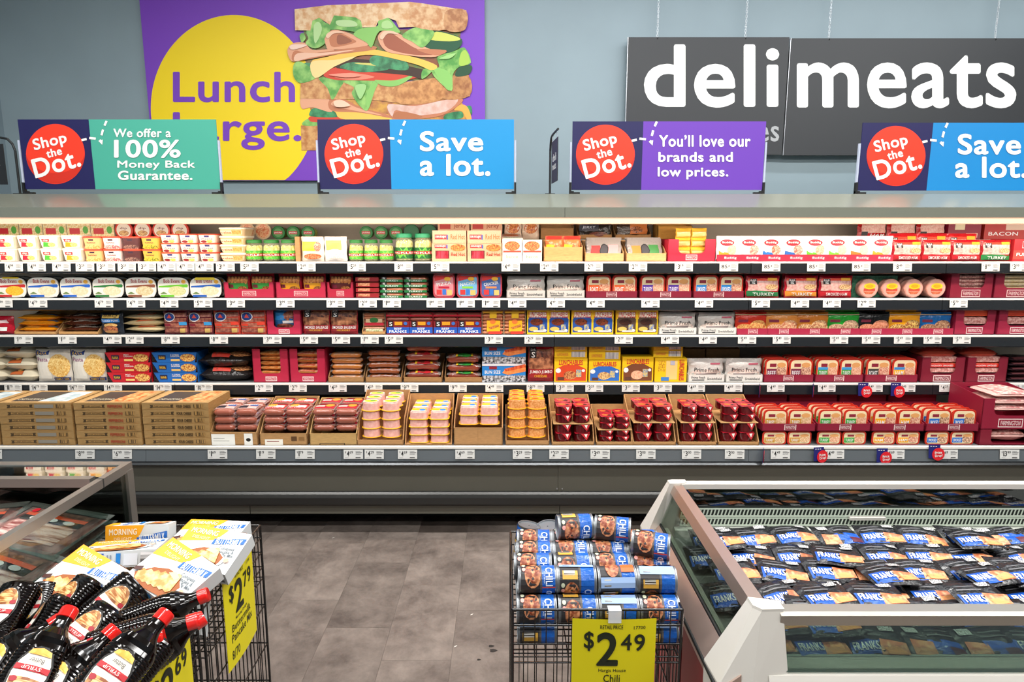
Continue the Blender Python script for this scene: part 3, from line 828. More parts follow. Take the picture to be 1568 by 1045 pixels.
# back rank on the riser
def R0(x0, x1, n, yt, mk, name, desc, cat, yb=363, **k):
    Y = 4.28; a, b = atY(x0, 380, Y)[0], atY(x1, 380, Y)[0]; z = zrow[0] + .135; w = (b - a) / n
    h = atY(772, yt, Y)[2] - z; p = mk(w * .96, max(h, .03))
    for i in range(n):
        CATALOG[0]
        put(p, name, desc + (', ' + posw(i, n) if n > 1 else '') + ', back of the top shelf', cat, (desc + ' at the back') if n > 1 else None, (a + (i + .5) * w, Y, z))
R0(-4, 178, 5, 338, lambda w, h: box_(w, h, .10, 'efe2c4', [('r', .0, .1, 1, .9, 'f:d8b060:f2e2b0:90'), ('r', .1, .28, .55, .6, 'c8202a'), ('e', .8, .5, .12, .2, '58a838')]), 'salad_pack', 'clear salad pack with red label', 'pack')
R0(178, 292, 4, 338, lambda w, h: disc_lid(w / 2, .012, 'd8341f', 'f2e4d0', [('e', .5, .34, .28, .15, 'f:a8602c:e8c070:160'), ('t', 'dip', .3, .52, .7, .68, '7a2a22')], 'd9503c'), 'dip_bowl', 'round dip bowl with red rim facing out', 'bowl')
R0(368, 416, 2, 338, lambda w, h: disc_lid(w * .55, .008, 'd8b890', 'f:d8683c:f0c090:120', [], 'e0c8a0'), 'salsa_bowl', 'round orange lidded bowl tipped forward', 'bowl')
def jl(c2='b83030'): return lambda w, h: disc_lid(w * .46, .014, '1c7a34', '2a6a30', [('e', .5, .5, .32, .32, '58a058'), ('r', .18, .38, .82, .62, c2), ('t', 'pickles', .22, .42, .78, .58, WH)], 'f:8a9a2c:d8d060:60', .09)
R0(416, 484, 3, 340, jl(), 'pickle_jar', 'pickle jar on its side, green lid out', 'jar')
R0(550, 618, 3, 342, jl('c04038'), 'pickle_jar', 'small pickle jar lying, printed lid out', 'jar')
R0(617, 670, 2, 340, lambda w, h: disc_lid(w * .46, .016, '0c5a30', '0e6234', [], 'f:8a9a2c:d8d060:60', .09), 'pickle_jar', 'big pickle jar lying, plain green lid', 'jar')
R0(670, 770, 2, 338, lambda w, h: box_(w, h, .12, 'e9b088', [('r', .03, .1, .97, .5, 'f:e2a070:f0c8a0:300'), ('r', .06, .55, .4, .9, 'c8302a'), ('t', 'jerky', .5, .55, .9, .85, 'b84820')]), 'sausage_carton', 'peach checked carton behind the others', 'box')
R0(772, 826, 2, 338, lambda w, h: bag(w, h, .05, 'g:e9d0b8', [('e', .5, .6, .4, .3, 'f:a83a20:e8a060:120')], 5), 'meat_pouch', 'pale meat pouch standing behind', 'pouch')
R0(826, 880, 1, 338, lambda w, h: tray(w, h * .6, h, .14, CB2), 'cardboard_tray', 'empty brown cardboard tray', 'tray')
R0(883, 938, 1, 338, lambda w, h: tray(w, h * .25, h, .14, CB2), 'cardboard_tray', 'brown tray holding dark jerky bags', 'tray')
R0(886, 936, 1, 341, lambda w, h: bag(w, h, .05, 'g:2a221e', [('r', .0, .5, .6, .9, '3a3a44'), ('t', 'JERKY', .1, .6, .5, .8, 'c8ccd8'), ('e', .6, .3, .3, .15, 'f:482018:7a4030:120')], 3), 'jerky_bag', 'black jerky bag in a brown tray', 'bag')
R0(940, 998, 1, 338, lambda w, h: tray(w, h * .25, h, .14, CB2), 'cardboard_tray', 'brown tray holding an orange-printed bag', 'tray')
R0(944, 994, 1, 340, lambda w, h: bag(w, h, .05, 'g:3a2a20', [('r', .4, .3, .95, .9, 'c06a28'), ('e', .6, .55, .2, .2, 'f:502818:c07040:120')], 8), 'jerky_bag', 'black and orange bag in a brown tray', 'bag')
R0(1005, 1060, 1, 338, lambda w, h: tray(w, h * .7, h, .14, 'c:c8903c'), 'cardboard_tray', 'ochre cardboard tray', 'tray')
R0(1313, 1448, 3, 338, lambda w, h: bag(w, h, .06, 'g:b81a1c', [('r', .1, .35, .95, .8, 'f:e0a090:f0c8b8:90'), ('r', .1, .2, .3, .42, '1c1410'), ('t', 'HAM', .4, .15, .9, .3, WH)], 4), 'ham_pack', 'red ham pack standing', 'pack')
R0(1448, 1500, 1, 340, lambda w, h: box_(w, h, .10, MR, [('r', .2, .55, .5, .9, 'e8d8b0'), ('r', .55, .1, .9, .35, 'e8d8c0')]), 'meat_carton', 'crimson carton', 'box')
R0(1503, 1570, 1, 338, lambda w, h: box_(w, h, .10, 'b83028', [('r', .5, .5, .95, .85, 'e8c8b0'), ('t', 'BACON', .1, .2, .8, .4, WH)]), 'meat_carton', 'red flat carton', 'box')

jarm = lambda sc: (lambda w, h: jar(w * .49, h, 'x:eef0c0:.16', 'f:c4bc4c:f0eaa8:50', '2c7a34', '4aa832', [('e', .5, .5, .38, .45, '7ec850'), ('r', .14, .36, .86, .66, 'c22a28'), ('t', 'PICKLES', .2, .42, .8, .6, WH)]))
run(0, 373, 453, 3, 367, jarm(1), 'pickle_jar', 'pickle jar with green label and lid', 'jar', 'pickle jars by the salsa tubs')
one(0, 453, 460, 362, lambda w, h: box_(w, h, .2, CB), 'cardboard_divider', 'upright brown cardboard divider', 'divider')
run(0, 461, 531, 2, 362, [lambda w, h: bag(w, h, .05, 'g:f0e2d0', [('r', .05, .42, .7, .8, 'f3c838'), ('e', .5, .2, .4, .12, 'f:b85028:e8a070:120'), ('e', .75, .6, .15, .2, 'f:c04838:f0b098:150')], 21), lambda w, h: bag(w, h, .05, 'g:f4ece4', [('r', .1, .45, .8, .85, 'f6d068'), ('e', .5, .3, .4, .2, 'f:e8d0c0:fff4ec:100')], 22)],
    'snack_bag', ['white snack bag with yellow patch', 'white and cream snack bag'], 'bag', 'snack bags between the pickle jars')
run(0, 532, 602, 3, 367, jarm(1), 'pickle_jar', 'small pickle jar with green label', 'jar', 'small pickle jars')
run(0, 603, 661, 2, 357, lambda w, h: jar(w * .49, h, 'x:eef0c0:.22', 'f:d0c85c:f4eeb0:50', '2f9a68', '17642c', [('e', .5, .52, .42, .5, '62b83c'), ('r', .1, .4, .9, .66, 'c22a28'), ('t', 'PICKLES', .16, .45, .84, .6, WH)]), 'pickle_jar', 'large pickle jar with dark green label', 'jar', 'large pickle jars')
ck = 'f:e49a70:f2c09c:420'
run(0, 661, 769, 2, 372.5, lambda w, h: box_(w, h, w * .55, ck, [('r', .1, .15, .5, .6, '5c1820'), ('r', .13, .18, .47, .56, 's:a02030:d84858:60:1,1,.2'), ('r', .08, .74, .44, .94, 'c83430'), ('t', 'sausage', .10, .78, .40, .9, WH), ('r', .42, .72, .46, .92, '2c5aa8'), ('e', .76, .76, .22, .2, 'f:8c3818:e8a050:120'), ('t', 'Red Hot', .56, .3, .96, .5, '9c2c18')], 'e8ae88'), 'sausage_carton', 'peach checked sausage carton with window', 'box', 'peach checked sausage cartons')
z1c = atY(772, 372.5, PY)[2] - zrow[0]
run(0, 662, 768, 2, 353, lambda w, h: box_(w, h, w * .55, ck, [('r', .07, .3, .44, .68, 'c83430'), ('t', 'sausage', .09, .38, .40, .6, WH), ('r', .42, .26, .46, .66, '2c5aa8'), ('t', 'Red Hot', .54, .3, .96, .7, 'b86a28')], 'e8ae88'), 'sausage_carton', 'peach checked sausage carton lying flat on top', 'box', 'peach checked sausage cartons lying flat', z0=z1c)
bac = lambda w, h: box_(w, h, .03, 'f3e8dc', [('e', .5, .72, .4, .22, 'f:b83a20:eca060:140'), ('r', .04, .42, .96, .5, 'd85038'), ('r', .1, .1, .9, .36, 'e4ead8'), ('t', 'bacon', .2, .15, .8, .3, '6a8a60')])
run(0, 769, 830, 2, 367, bac, 'bacon_pack', 'white bacon pack with a bowl printed on it', 'pack', ranks=3)
put(bac(.13, .17), 'bacon_pack', 'white bacon pack lying on top of the standing ones', 'pack', None, (px2x(0, 785), PY + .02, zrow[0] + size(0, 0, 1, 367)[1] + .006), (radians(-80), 0, radians(6)))
one(0, 832, 893, 378, lambda w, h: tray(w, h, h * 1.5, .22, 'c:d8a468'), 'cardboard_tray', 'tan tray of yellow-labelled chicken bags', 'tray')
run(0, 835, 890, 2, 361, lambda w, h: bag(w, h, .05, 'g:e8824a', [('r', .02, .84, .98, .99, 'e03a30'), ('p', [(.05, .3), (.6, .35), (.5, .6), (.05, .62)], 'd8e020'), ('e', .7, .5, .22, .2, 'f:c86838:f2b080:120')], 11), 'chicken_bag', 'orange chicken bag with lime label', 'bag', z0=.02, dy=.02, jit=.06)
for i, (a, b, sd) in enumerate(((895, 956, 1), (958, 1021, 2))):
    one(0, a, b, 388, lambda w, h: tray(w, h, h * 2.6, .24, 'c:dcae74', (), 'tray'), 'cardboard_tray', ('tan tray of grey-labelled meat packs', 'tan tray of orange-labelled meat packs')[i], 'tray')
    c1, c2 = (('c82c28', 'e4a0a0'), ('e8882c', '3a8a40'))[i]
    mk = lambda w, h: bag(w, h, .012, 'g:9c948e', [('r', .12, .15, .38, .62, c1), ('r', .62, .2, .9, .66, c2), ('e', .5, .4, .13, .3, '141214'), ('e', .5, .4, .1, .25, '3c3a40'), ('r', .3, .14, .7, .2, 'f0ece8')], 30 + i)
    W_ = size(0, a, b, 366)
    for k in range(3):
        put(mk(W_[0] * .86, .15), 'meat_pack', ('grey and red', 'orange and green')[i] + '-labelled flat meat pack, ' + ('front', 'second', 'third')[k] + ' in its tray, top shelf', 'pack', None, (px2x(0, (a + b) / 2), PY + .012 + .03 * k, zrow[0] + .01), (radians(-22), 0, radians((-4, 6)[i])))
one(0, 1021, 1096, 366, lambda w, h: wbox(w, h, .2, 'd0203a', .36, .56, farm(.38, .06, .62, .3, 'd0203a')), 'shelf_carton', 'bright red carton of yellow cheese logs', 'carton')
zz = 0
run(0, 1036, 1084, 2, 349, lambda w, h: bag(w, h, .05, 'g:f4c040', [('r', .05, .05, .95, .6, 'g:f7dc8c'), ('r', .05, .6, .95, .72, 'c89020')], 14), 'cheese_log', 'yellow wrapped cheese log in the red carton', 'pack', layers=3, z0=.03, dy=.03)
def bud(c1, c2, sd):
    return lambda w, h: bag(w, h, .035, 'f6f2ee', [('p', [(.1, .12), (.78, .12), (.7, .3), (.1, .42)], c1), ('e', .68, .45, .22, .2, 'f:' + c2 + ':f2d0b8:120'), ('e', .45, .74, .32, .13, 'b01c2c'), ('t', 'Buddig', .22, .69, .68, .79, WH), ('r', .0, .02, 1, .1, 'c02038')], sd, wr=.06)
bl_ = [bud('e0a030', 'e8b890', 1), bud('d8d0cc', 'c87868', 2), bud('2a7ac8', 'd85a38', 3), bud('2a6ab8', 'c85c4c', 4), bud('6cc83c', 'd8a078', 5), bud('7cc840', 'e0b898', 6), bud('e8782c', 'e8c0a0', 7), bud('f0a028', 'f0c890', 8)]
run(0, 1097, 1366, 8, 361, bl_, 'sliced_meat_pouch', ['white meat pouch with ' + c for c in ('golden corner', 'silver corner', 'bright blue corner', 'deep blue corner', 'leaf green corner', 'lime green corner', 'orange corner', 'amber corner')], 'pouch', 'white sliced meat pouches', gap=1.0)
for i in range(8):
    one(0, 1097 + 33.6 * i, 1097 + 33.6 * (i + 1), 390, lambda w, h: box_(w, h, .004, 'b8203a', [('e', .6, .5, .32, .4, 'c03048'), ('t', 'Buddig', .34, .3, .88, .7, 'f2dcdc')]), 'carton_lip', 'crimson carton lip under white pouch number ' + ORD[i], 'carton', dy=-.008, gap=1.0)
def bars(body, c2, t1, green=None):
    return lambda w, h: bag(w, h, .045, 'g:' + body, [('r', .05, .32, .95, .80, 'f:d89890:efc4b8:60'), ('r', .04, .78, .96, .88, 'g:e8503c'), ('r', .1, .62, .3, .86, '241412'), ('t', 'BAR', .12, .75, .28, .83, WH), ('t', 'S', .15, .64, .25, .74, WH), ('p', [(.02, .06), (.98, .06), (.98, .26), (.3, .34), (.02, .3)], green or body), ('t', t1, .2, .1, .84, .24, WH), ('e', .74, .5, .2, .12, 'f:b06838:f0d8a0:150'), ('r', .62, .78, .9, .9, 'f0a828')], 9, wr=.07)
run(0, 1367, 1548, 4, 367, [bars('b01420', '', 'SMOKED HAM')] * 3 + [bars('a81820', '', 'TURKEY', '1f7a3a')], 'sliced_ham_pack', ['red sliced ham pack with sandwich print'] * 3 + ['red and green sliced turkey pack'], 'pack', 'red sliced meat packs at the end of the shelf', ranks=1, gap=.99)
run(0, 1367, 1505, 3, 357, bars('c01c22', '', 'HAM'), 'sliced_ham_pack', 'red sliced ham pack in the row behind', 'pack', dy=.06, gap=1.0)
one(0, 1549, 1600, 366, lambda w, h: box_(w, h, .2, 'c8242c', [('r', .0, .1, 1, .5, 'e0483c'), ('t', 'FULLY', .1, .25, .6, .38, WH)] + farm(.25, .6, .8, .9, 'c8242c')), 'meat_carton', 'red carton with a white label frame', 'box')

# ================================================================ SECOND SHELF
def side_dish(c, dish, top='f3efe4', extra=None):
    def mk(w, h):
        m = M(); n = 26; ds = .05
        def el(s, y): return [(s * w / 2 * (1 if abs(cos(t)) < 0 else 1) * math.copysign(abs(cos(t)) ** .55, cos(t)), y, h / 2 + s * h / 2 * math.copysign(abs(sin(t)) ** .62, sin(t))) for t in [2 * pi * i / n for i in range(n)]]
        b = M().loft([el(1.0, .006), el(1.02, .012), el(.86, ds)], '1c1a1a', False)
        m.loft([el(.965, .006), el(.96, 0)], top, False)
        s = lambda u, v, o: (-w / 2 + u * w, -o, v * h)
        m.pr(s, [('p', [(.06, .58), (.94, .66), (.97, .60), (.95, .50), (.04, .50)], c), ('p', [(.02, .5), (.98, .5), (.96, .2), (.90, .06), (.1, .06), (.03, .2)], top), ('e', .62, .34, .28, .23, dish), ('r', .09, .05, .52, .15, c), ('t', 'Bob Evans', .22, .72, .72, .90, 'b42c38'), ('e', .84, .78, .07, .09, 'eeb040'), ('p', [(.08, .2), (.2, .3), (.32, .2)], '6a8a4a')] + (extra or []), .0008, .0004)
        return Proto(('tub', b), ('printed_sleeve', m))
    return mk
cr_ = 'f:f0e6c8:dcd4a8:120'
run(1, -7, 341, 7, 424, [side_dish('c42a2c', 'f:e8a818:f4cc48:200', extra=[('r', .3, .93, .8, .985, 'f4d018')]), side_dish('2060c0', cr_), side_dish('2464c8', cr_), side_dish('2c7a3c', cr_), side_dish('8a5038', 'f:e8dcb8:d0bc88:120'), side_dish('6cc030', 'f:c8cc88:e8e0b0:160'), side_dish('1c5cb8', cr_, extra=[('p', [(.16, .86), (.84, .86), (.78, .98), (.22, .98)], 'f2d83c')])],
    'side_dish_tub', [c + ' side dish tub in a white oval sleeve' for c in ('red-banded', 'pale blue-banded', 'blue-banded', 'dark green-banded', 'brown-banded', 'lime-banded', 'yellow-topped')], 'tub', 'white oval side dish tubs', gap=.985, ranks=1)
run(1, -7, 341, 7, 424, side_dish('b8a890', cr_), 'side_dish_tub', 'side dish tub in the rank behind', 'tub', dy=.075)
def hotbag(c, lab):
    def mk(w, h):
        return bag(w, h, .05, 'g:b01828', [('r', .06, .4, .94, .86, '7a3a20')] + [('e', .14 + .145 * i, .68, .07, .17, 'f:b8642c:dc9850:90') for i in range(6)] + [('r', .1, .1, .92, .56, c), ('r', .14, .36, .34, .5, MRD), ('e', .70, .3, .2, .13, 'f:5a2c18:c88848:140'), ('t', lab, .14, .14, .5, .26, WH)], 6, wr=.04)
    return mk
for a, b, n, c, lb, ds in ((343, 421, 2, '3a9a3c', 'CLASSIC', 'green'), (422.5, 500, 2, 'e8a21c', 'CHEESE', 'amber'), (501, 542, 1, '5c1a18', 'ANGUS', 'dark brown')):
    run(1, a + 2, b - 2, n, 418, hotbag(c, lb), 'sausage_pouch', 'sausage pouch with %s label in a crimson carton' % ds, 'pouch', dy=.014, z0=.012, ranks=1)
    one(1, a, b, 432, lambda w, h: wbox(w, h, .2, 'c02848' if n == 2 else 'b82440', .56, .82, farm(.36, .12, .64, .44, 'c02848')), 'shelf_carton', 'crimson carton around the %s-labelled sausage pouches' % ds, 'carton')
fk = [(lambda w, h: franks(w, h, .12, 'h:b86a4c', 'x:e8c0b0:.3', [('r', .1, .1, .9, .8, 'e8a060'), ('r', .1, .1, .9, .3, 'b02024')], [('r', .0, .1, .98, .9, '9c1c24'), ('r', .1, .3, .6, .8, 'f:c07048:eab088:90')])),
      (lambda w, h: franks(w, h, .12, 'h:c07050', 'x:e8c0b0:.3', [('r', .1, .1, .9, .8, 'e89838'), ('r', .1, .1, .9, .35, 'c02a20')], [('r', .02, .02, .98, .5, '1f7a40'), ('t', 'TURKEY', .2, .1, .8, .42, WH), ('r', .06, .5, .3, .98, '241412'), ('t', 'S', .12, .55, .24, .9, WH)]))]
run(1, 545, 655, 3, 424, [fk[0], fk[1], fk[1]], 'hot_dog_pack', ['brown and red hot dog pack lying flat', 'hot dog pack with green turkey label', 'hot dog pack with green turkey label'], 'pack', 'hot dog packs beside the crimson cartons', layers=4, jit=.04)
def kid(c, c2, t_, sd):
    return lambda w, h: tubface(w, h, .035, 'c83848', 'd8c8c0', c, [('p', [(0, 1), (0, .72), (1, .95), (1, 1)], 'd83434'), ('t', t_, .1, .52, .9, .68, WH, 8), ('r', .2, .36, .8, .46, c2), ('r', .1, .04, .38, .3, 'd83a3a'), ('r', .42, .04, .62, .32, '3a78d0'), ('r', .66, .02, .94, .28, 'f0c070'), ('e', .7, .84, .18, .1, 'f4b838')])
run(1, 662, 770, 3, 418, [kid('e09098', 'b8203c', 'PIZZA', 1), kid('78b8e0', '8cd048', 'NACHO', 2), kid('4868a8', 'e8905c', 'CRACKER', 3)], 'lunch_kit_tray', ['pink and red pizza lunch kit tray', 'light blue lunch kit tray', 'dark blue lunch kit tray'], 'tray', 'upright lunch kit trays', gap=.92, ranks=2, rdy=.04)
def prime(k=0):
    def mk(w, h):
        return bag(w, h, .05, 'g:cfc8c0', [('e', .5, .32, .46, .22, 'f:d8b8a8:eadcd0:60'), ('t', 'Prime Fresh', .15, .42, .85, .60, '2c2a2c', 0, .01), ('r', .62, .74, .9, .82, 'b8586a'), ('p', [(.2, .34), (.82, .38), (.8, .28), (.22, .24)], '8a7c78')], 40 + k, wr=.12)
    return mk
def primebox(w, h): return tray(w, h, h * 1.15, .2, 'd8d4cc', [('t', 'Prime Fresh', .08, .42, .46, .8, '2c2a2c'), ('r', .1, .22, .44, .36, '3a3838'), ('t', 'Smithfield', .52, .3, .92, .62, '2c2a2c')])
def prime_pair(r, spans, yt, yb, ds):
    for i, (a, b) in enumerate(spans):
        one(r, a, b, yb, primebox, 'shelf_carton', 'low white carton with black script, ' + ds[i], 'carton')
        for k in range(2):
            one(r, a + 1, b - 1, yt + 1.5 * k, prime(i + 3 * k), 'deli_meat_bag', ('front', 'second')[k] + ' pale deli meat bag, ' + ds[i], 'bag', dy=.008 + .045 * k, z0=.006)
prime_pair(1, [(775, 836), (836.5, 896)], 423, 445, ['beside the lunch kits', 'beside the orange-labelled tubs'])
def hamface(c1, c2, t_='HAM', body='d8341e', bg='f0dcb0', x=None):
    return lambda w, h: tubface(w, h, .03, 'd8341e', 'c02c1c', bg, [('r', .0, .08, .52, .56, c1), ('r', .15, .66, .48, .84, '8a2034')] + ([('r', 0, .5, .52, .64, x)] if x else []) + [('t', t_, .06, .18, .46, .44, WH), ('e', .75, .42, .25, .36, 'f:' + c2 + ':f0c8a8:170'), ('e', .74, .76, .22, .14, 'e0a060')])
def tub_tray(r, a, b, n, yt, yl, mks, descs, dtray, ranks=2, rdy=.034, dep=.22, pre=0, groupn=None, zoff=0, k='861430'):
    one(r, a, b, yl, lambda w, h: tray(w, h, h * 1.25, dep, k, farm(.40, .14, .60, .86, k)), 'shelf_carton', dtray, 'carton', **({'z0': zoff} if zoff else {}))
    run(r, a + 1.5, b - 1.5, n, yt, mks, 'sliced_meat_tub', descs, 'tub', groupn, ranks=ranks, dy=.008, rdy=rdy, z0=zoff + .006, gap=.95)
tub_tray(1, 896, 977, 2, 421, 446, hamface('e8622c', 'c05028', 'ROAST'), 'sliced meat tub with orange label', 'low crimson carton of orange-labelled tubs')
tub_tray(1, 978, 1060, 2, 421, 446, hamface('5a34a0', 'd89078', 'TURKEY'), 'sliced meat tub with purple label', 'low crimson carton of purple-labelled tubs')
tub_tray(1, 1060.5, 1140, 2, 421, 446, hamface('2a86d0', 'b86850', 'SMOKED'), 'sliced meat tub with blue label, second shelf kind', 'low crimson carton of blue-labelled tubs, second shelf')
for (a, b, c, t_, ds) in ((1142, 1194, '1f7a44', 'TURKEY', 'green'), (1201, 1253, 'e0902c', 'TURKEY', 'amber'), (1254, 1306, 'c01424', 'SMOKED HAM', 'red')):
    one(1, a, b, 422, bars('c4142c', '', t_, c), 'sliced_ham_pack', 'red sliced meat pack with %s band' % ds, 'pack')
    one(1, a + 2, b - 2, 420.5, bars('a81428', '', t_, c), 'sliced_ham_pack', 'red sliced meat pack right behind the %s-banded one' % ds, 'pack', dy=.06)
def roundham(w, h):
    r = min(w, h) / 2
    def rc(rr, y): return [(rr * cos(2 * pi * i / 28) * (1 + .012 * (i % 2)), y, r + rr * sin(2 * pi * i / 28)) for i in range(28)]
    b = M().loft([rc(r, .05), rc(r, .006), rc(r * .96, 0)], 'f:e09a88:efb8a4:40', True)
    f = M().pr(lambda u, v, o: (-r + 2 * r * u, -.001 - o, 2 * r * v), [('e', .5, .5, .44, .44, 'eab0a0'), ('r', .22, .36, .82, .5, 'd05038'), ('p', [(.2, .34), (.8, .34), (.66, .2), (.34, .2)], 'f:c05030:e88860:160'), ('e', .52, .62, .3, .16, 'f2d024'), ('e', .52, .62, .2, .09, 'd8a818')], .0008, .0004)
    return Proto(('ham_disc', b), ('label', f))
run(1, 1312, 1449, 4, 427, roundham, 'round_ham', 'round pink ham disc with yellow label', 'ham', 'round ham discs on edge', gap=.94)
one(1, 1309, 1381, 423, lambda w, h: box_(w, h, .006, 'f:2c6a4c:4a9070:60'), 'ham_card', 'green backing card behind the round ham discs', 'card', dy=.056)
run(1, 1312, 1449, 4, 420, roundham, 'round_ham', 'round pink ham disc in the rank behind', 'ham', 'round ham discs behind', dy=.065, gap=.94)
for i, (a, b) in enumerate(((1452, 1519), (1520, 1592))):
    one(1, a, b, 419, lambda w, h: wbox(w, h, .22, '8a1832', .42, .60, farm(.28, .04, .72, .34, '8a1832')), 'shelf_carton', ('maroon notched carton of layered bacon, second shelf', 'maroon notched carton of pale deli packs, second shelf')[i], 'carton')
    W_, H_ = size(1, a, b, 419)
    for k in range(4):
        put(franks(W_ * .8, .024, .15, ('f:b86a68:ecc0b0:90', 'f:e0c890:f0dcb8:60')[i], 'x:f0d8c8:.5', [('r', .1, .1, .9, .9, ('f:b86a68:ecc0b0:60', 'e8d8a8')[i])], n=3, ends=False), 'bacon_pack', ('pink bacon slab', 'pale deli pack')[i] + ', ' + ORD[k] + ' up in its maroon carton, second shelf', 'pack', None, (px2x(1, (a + b) / 2), PY + .02, BASE[1] + .045 + k * .025), (0, 0, 0))
    CATALOG[1].append(((a + b) / 2, 'maroon notched carton'))

# ================================================================ THIRD SHELF
def lay(r, a, b, yt, n, mk, name, desc, cat, grp, dy=.02, z0=.01, jit=.05):
    """n flat packs lying one on another"""
    run(r, a, b, 1, yt, mk, name, desc, cat, grp, layers=n, dy=dy, z0=z0, jit=jit)
def flatbag(k, pt, t=.03, seed=2, pf=None, d=.14):
    """pouch lying on its back: printed face up and a printed front edge"""
    def mk(w, h):
        n = 8; rnd = random.Random(seed); ph = rnd.random() * 6
        def S(u, v, o, s=1):
            a = cl(1 - abs(2 * u - 1) ** 3) ** .6; b = cl(1 - abs(2 * v - 1) ** 3.5) ** .6
            zz_ = h / 2 + s * (h * .52 * a * b * (1 + .12 * sin(8 * u + ph + 5 * v)) + o)
            return (-w / 2 + u * w, v * d, zz_)
        m = M()
        for s in (1, -1):
            m.add([S(x / n, y / n, 0, s) for y in range(n + 1) for x in range(n + 1)], [(y * (n + 1) + x, y * (n + 1) + x + 1, (y + 1) * (n + 1) + x + 1, (y + 1) * (n + 1) + x) for y in range(n) for x in range(n)], k, True)
        m.pr(lambda u, v, o: S(u, .02 + v * .5, o), pt, .0012, .0006, 10)
        return Proto(('pouch', m))
    return mk
one(2, -22, 20, 484, lambda w, h: bag(w, h, .05, 'g:b8182c', [('r', .4, .2, .8, .4, WH), ('p', [(.1, .5), (.9, .62), (.8, .8), (.1, .7)], 'e8c8c8')], 3), 'meat_bag', 'red bag with white patches', 'bag')
def brown_tray(r, a, b, yl, yt, ds, col='c:c09058'):
    one(r, a, b, yl, lambda w, h: tray(w, h, (atY(772, yt, PY)[2] - BASE[r]), .24, col), 'cardboard_tray', ds, 'tray')
brown_tray(2, 21, 88, 508, 482, 'brown tray of orange-wrapped snack sticks')
lay(2, 24, 86, 483, 3, flatbag('g:f09a20', [('r', .1, .1, .5, .8, 'g:f8b850'), ('r', .7, .3, .95, .6, '5a7a9c'), ('r', .2, .8, .9, 1.2, 'f7c878')]), 'snack_stick_bag', 'orange wrapped snack stick bag', 'bag', 'orange snack stick bags')
brown_tray(2, 89.5, 152, 508, 480, 'brown tray of brown and white snack bags')
lay(2, 92, 150, 483, 3, flatbag('g:5a2c1c', [('p', [(.3, .1), (.9, .3), (.95, 1.2), (.4, 1)], 'g:e8dccc'), ('t', 'BIG CHUNK', .2, .3, .9, 1.2, '3a1c14', 10), ('r', .05, .1, .2, 1, 'f:7a4428:d8a070:80')], seed=5), 'snack_bag', 'brown and white snack bag lying flat', 'bag', 'brown and white snack bags')
one(2, 153, 188, 479, lambda w, h: bag(w, h, .05, 'g:1c2430', [('r', .12, .76, .88, .93, 'e8c060'), ('t', 'BBQ', .2, .78, .8, .91, '4a2410'), ('r', .1, .56, .9, .72, '1c7ac8'), ('t', 'PULLED PORK', .14, .6, .86, .69, WH), ('e', .5, .42, .3, .1, 'f:d89850:f0c880:150'), ('e', .5, .25, .34, .16, 'f:5a2420:c87848:150'), ('e', .5, .12, .3, .07, 'd89a58')], 9), 'pulled_pork_bag', 'black and blue pulled pork bag', 'bag')
lay(2, 186, 249, 482, 3, flatbag('g:e4cfa0', [('p', [(.3, .1), (.75, .2), (.7, 1.1), (.35, .9)], 'e8642c'), ('r', .36, .3, .7, .8, 'f4e8d0')], seed=7, d=.16), 'tortilla_bag', 'cream tortilla bag with orange band', 'bag', 'cream tortilla bags', jit=.12)
def sausage_up(c1, c2, rnd_='23408c'):
    return lambda w, h: bag(w, h, .04, 'g:' + c1, [('s' and 'r', .04, .08 + .22 * i, .96, .26 + .22 * i, 'f:%s:%s:50' % ('8a4034', 'c07860')) for i in range(4)] + [('e', .28, .74, .24, .19, WH), ('e', .28, .74, .21, .16, rnd_), ('p', [(.18, .7), (.28, .86), (.38, .7)], 'e85040'), ('r', .06, .36, .34, .46, c2), ('r', .7, .08, .9, .26, 'd8b060'), ('r', .7, .4, .98, .54, '3a98d0' if c1 != 'e0402a' else c1)], 13, wr=.05)
run(2, 250, 326, 2, 476, sausage_up('6c1424', '8c1c30'), 'sausage_pack', 'dark red smoked sausage pack with round badge', 'pack', 'dark red sausage packs')
run(2, 327, 408, 2, 475, sausage_up('e0402a', 'e0402a'), 'sausage_pack', 'orange-red smoked sausage pack with round badge', 'pack', 'orange-red sausage packs', jit=.05)
one(2, 409, 462, 471, lambda w, h: wbox(w, h, .2, 'b82444', .26, .60, farm(.34, .03, .66, .19, 'b82444')), 'shelf_carton', 'crimson notched carton of blue sausage pack', 'carton')
one(2, 418, 453, 472, lambda w, h: bag(w, h, .05, 'g:2c6ca8', [('r', .0, .45, .5, .8, '2a8ad0'), ('p', [(.35, .5), (1, .35), (1, .9), (.6, .95)], 'f:8a4030:c8805c:60'), ('r', .45, .3, .9, .42, WH), ('e', .5, .15, .4, .14, 'f:6a3428:a86850:60')], 17), 'sausage_pack', 'blue sausage pack in the crimson notched carton', 'pack', dy=.012, z0=.03)
def barsaus(t1, t2, beef=None, c='9c1420'):
    def mk(w, h):
        return bag(w, h, .045, 'g:' + c, [('r', .02, .36, .98, .96, 'f:5a2a1c:c08058:26'), ('p', [(.3, .9), (.98, .7), (.98, .58), (.3, .76)], 'f:3a1814:8c5038:40'), ('r', .06, .66, .32, .98, '1c1210'), ('t', 'BAR', .1, .86, .28, .95, WH), ('t', 'S', .12, .68, .26, .83, WH), ('r', .0, .12, 1, .36, beef or c), ('t', t1, .06, .22, .94, .33, WH), ('t', t2, .25, .13, .75, .20, 'f0b830')], 19, wr=.05)
    return mk
run(2, 463, 548, 2, 472, barsaus('SMOKED SAUSAGE', 'HICKORY'), 'sausage_pack', 'big red smoked sausage pack with letter S badge', 'pack', 'big red smoked sausage packs')
brown_tray(2, 554, 591, 508, 482, 'narrow brown tray of hot dog packs')
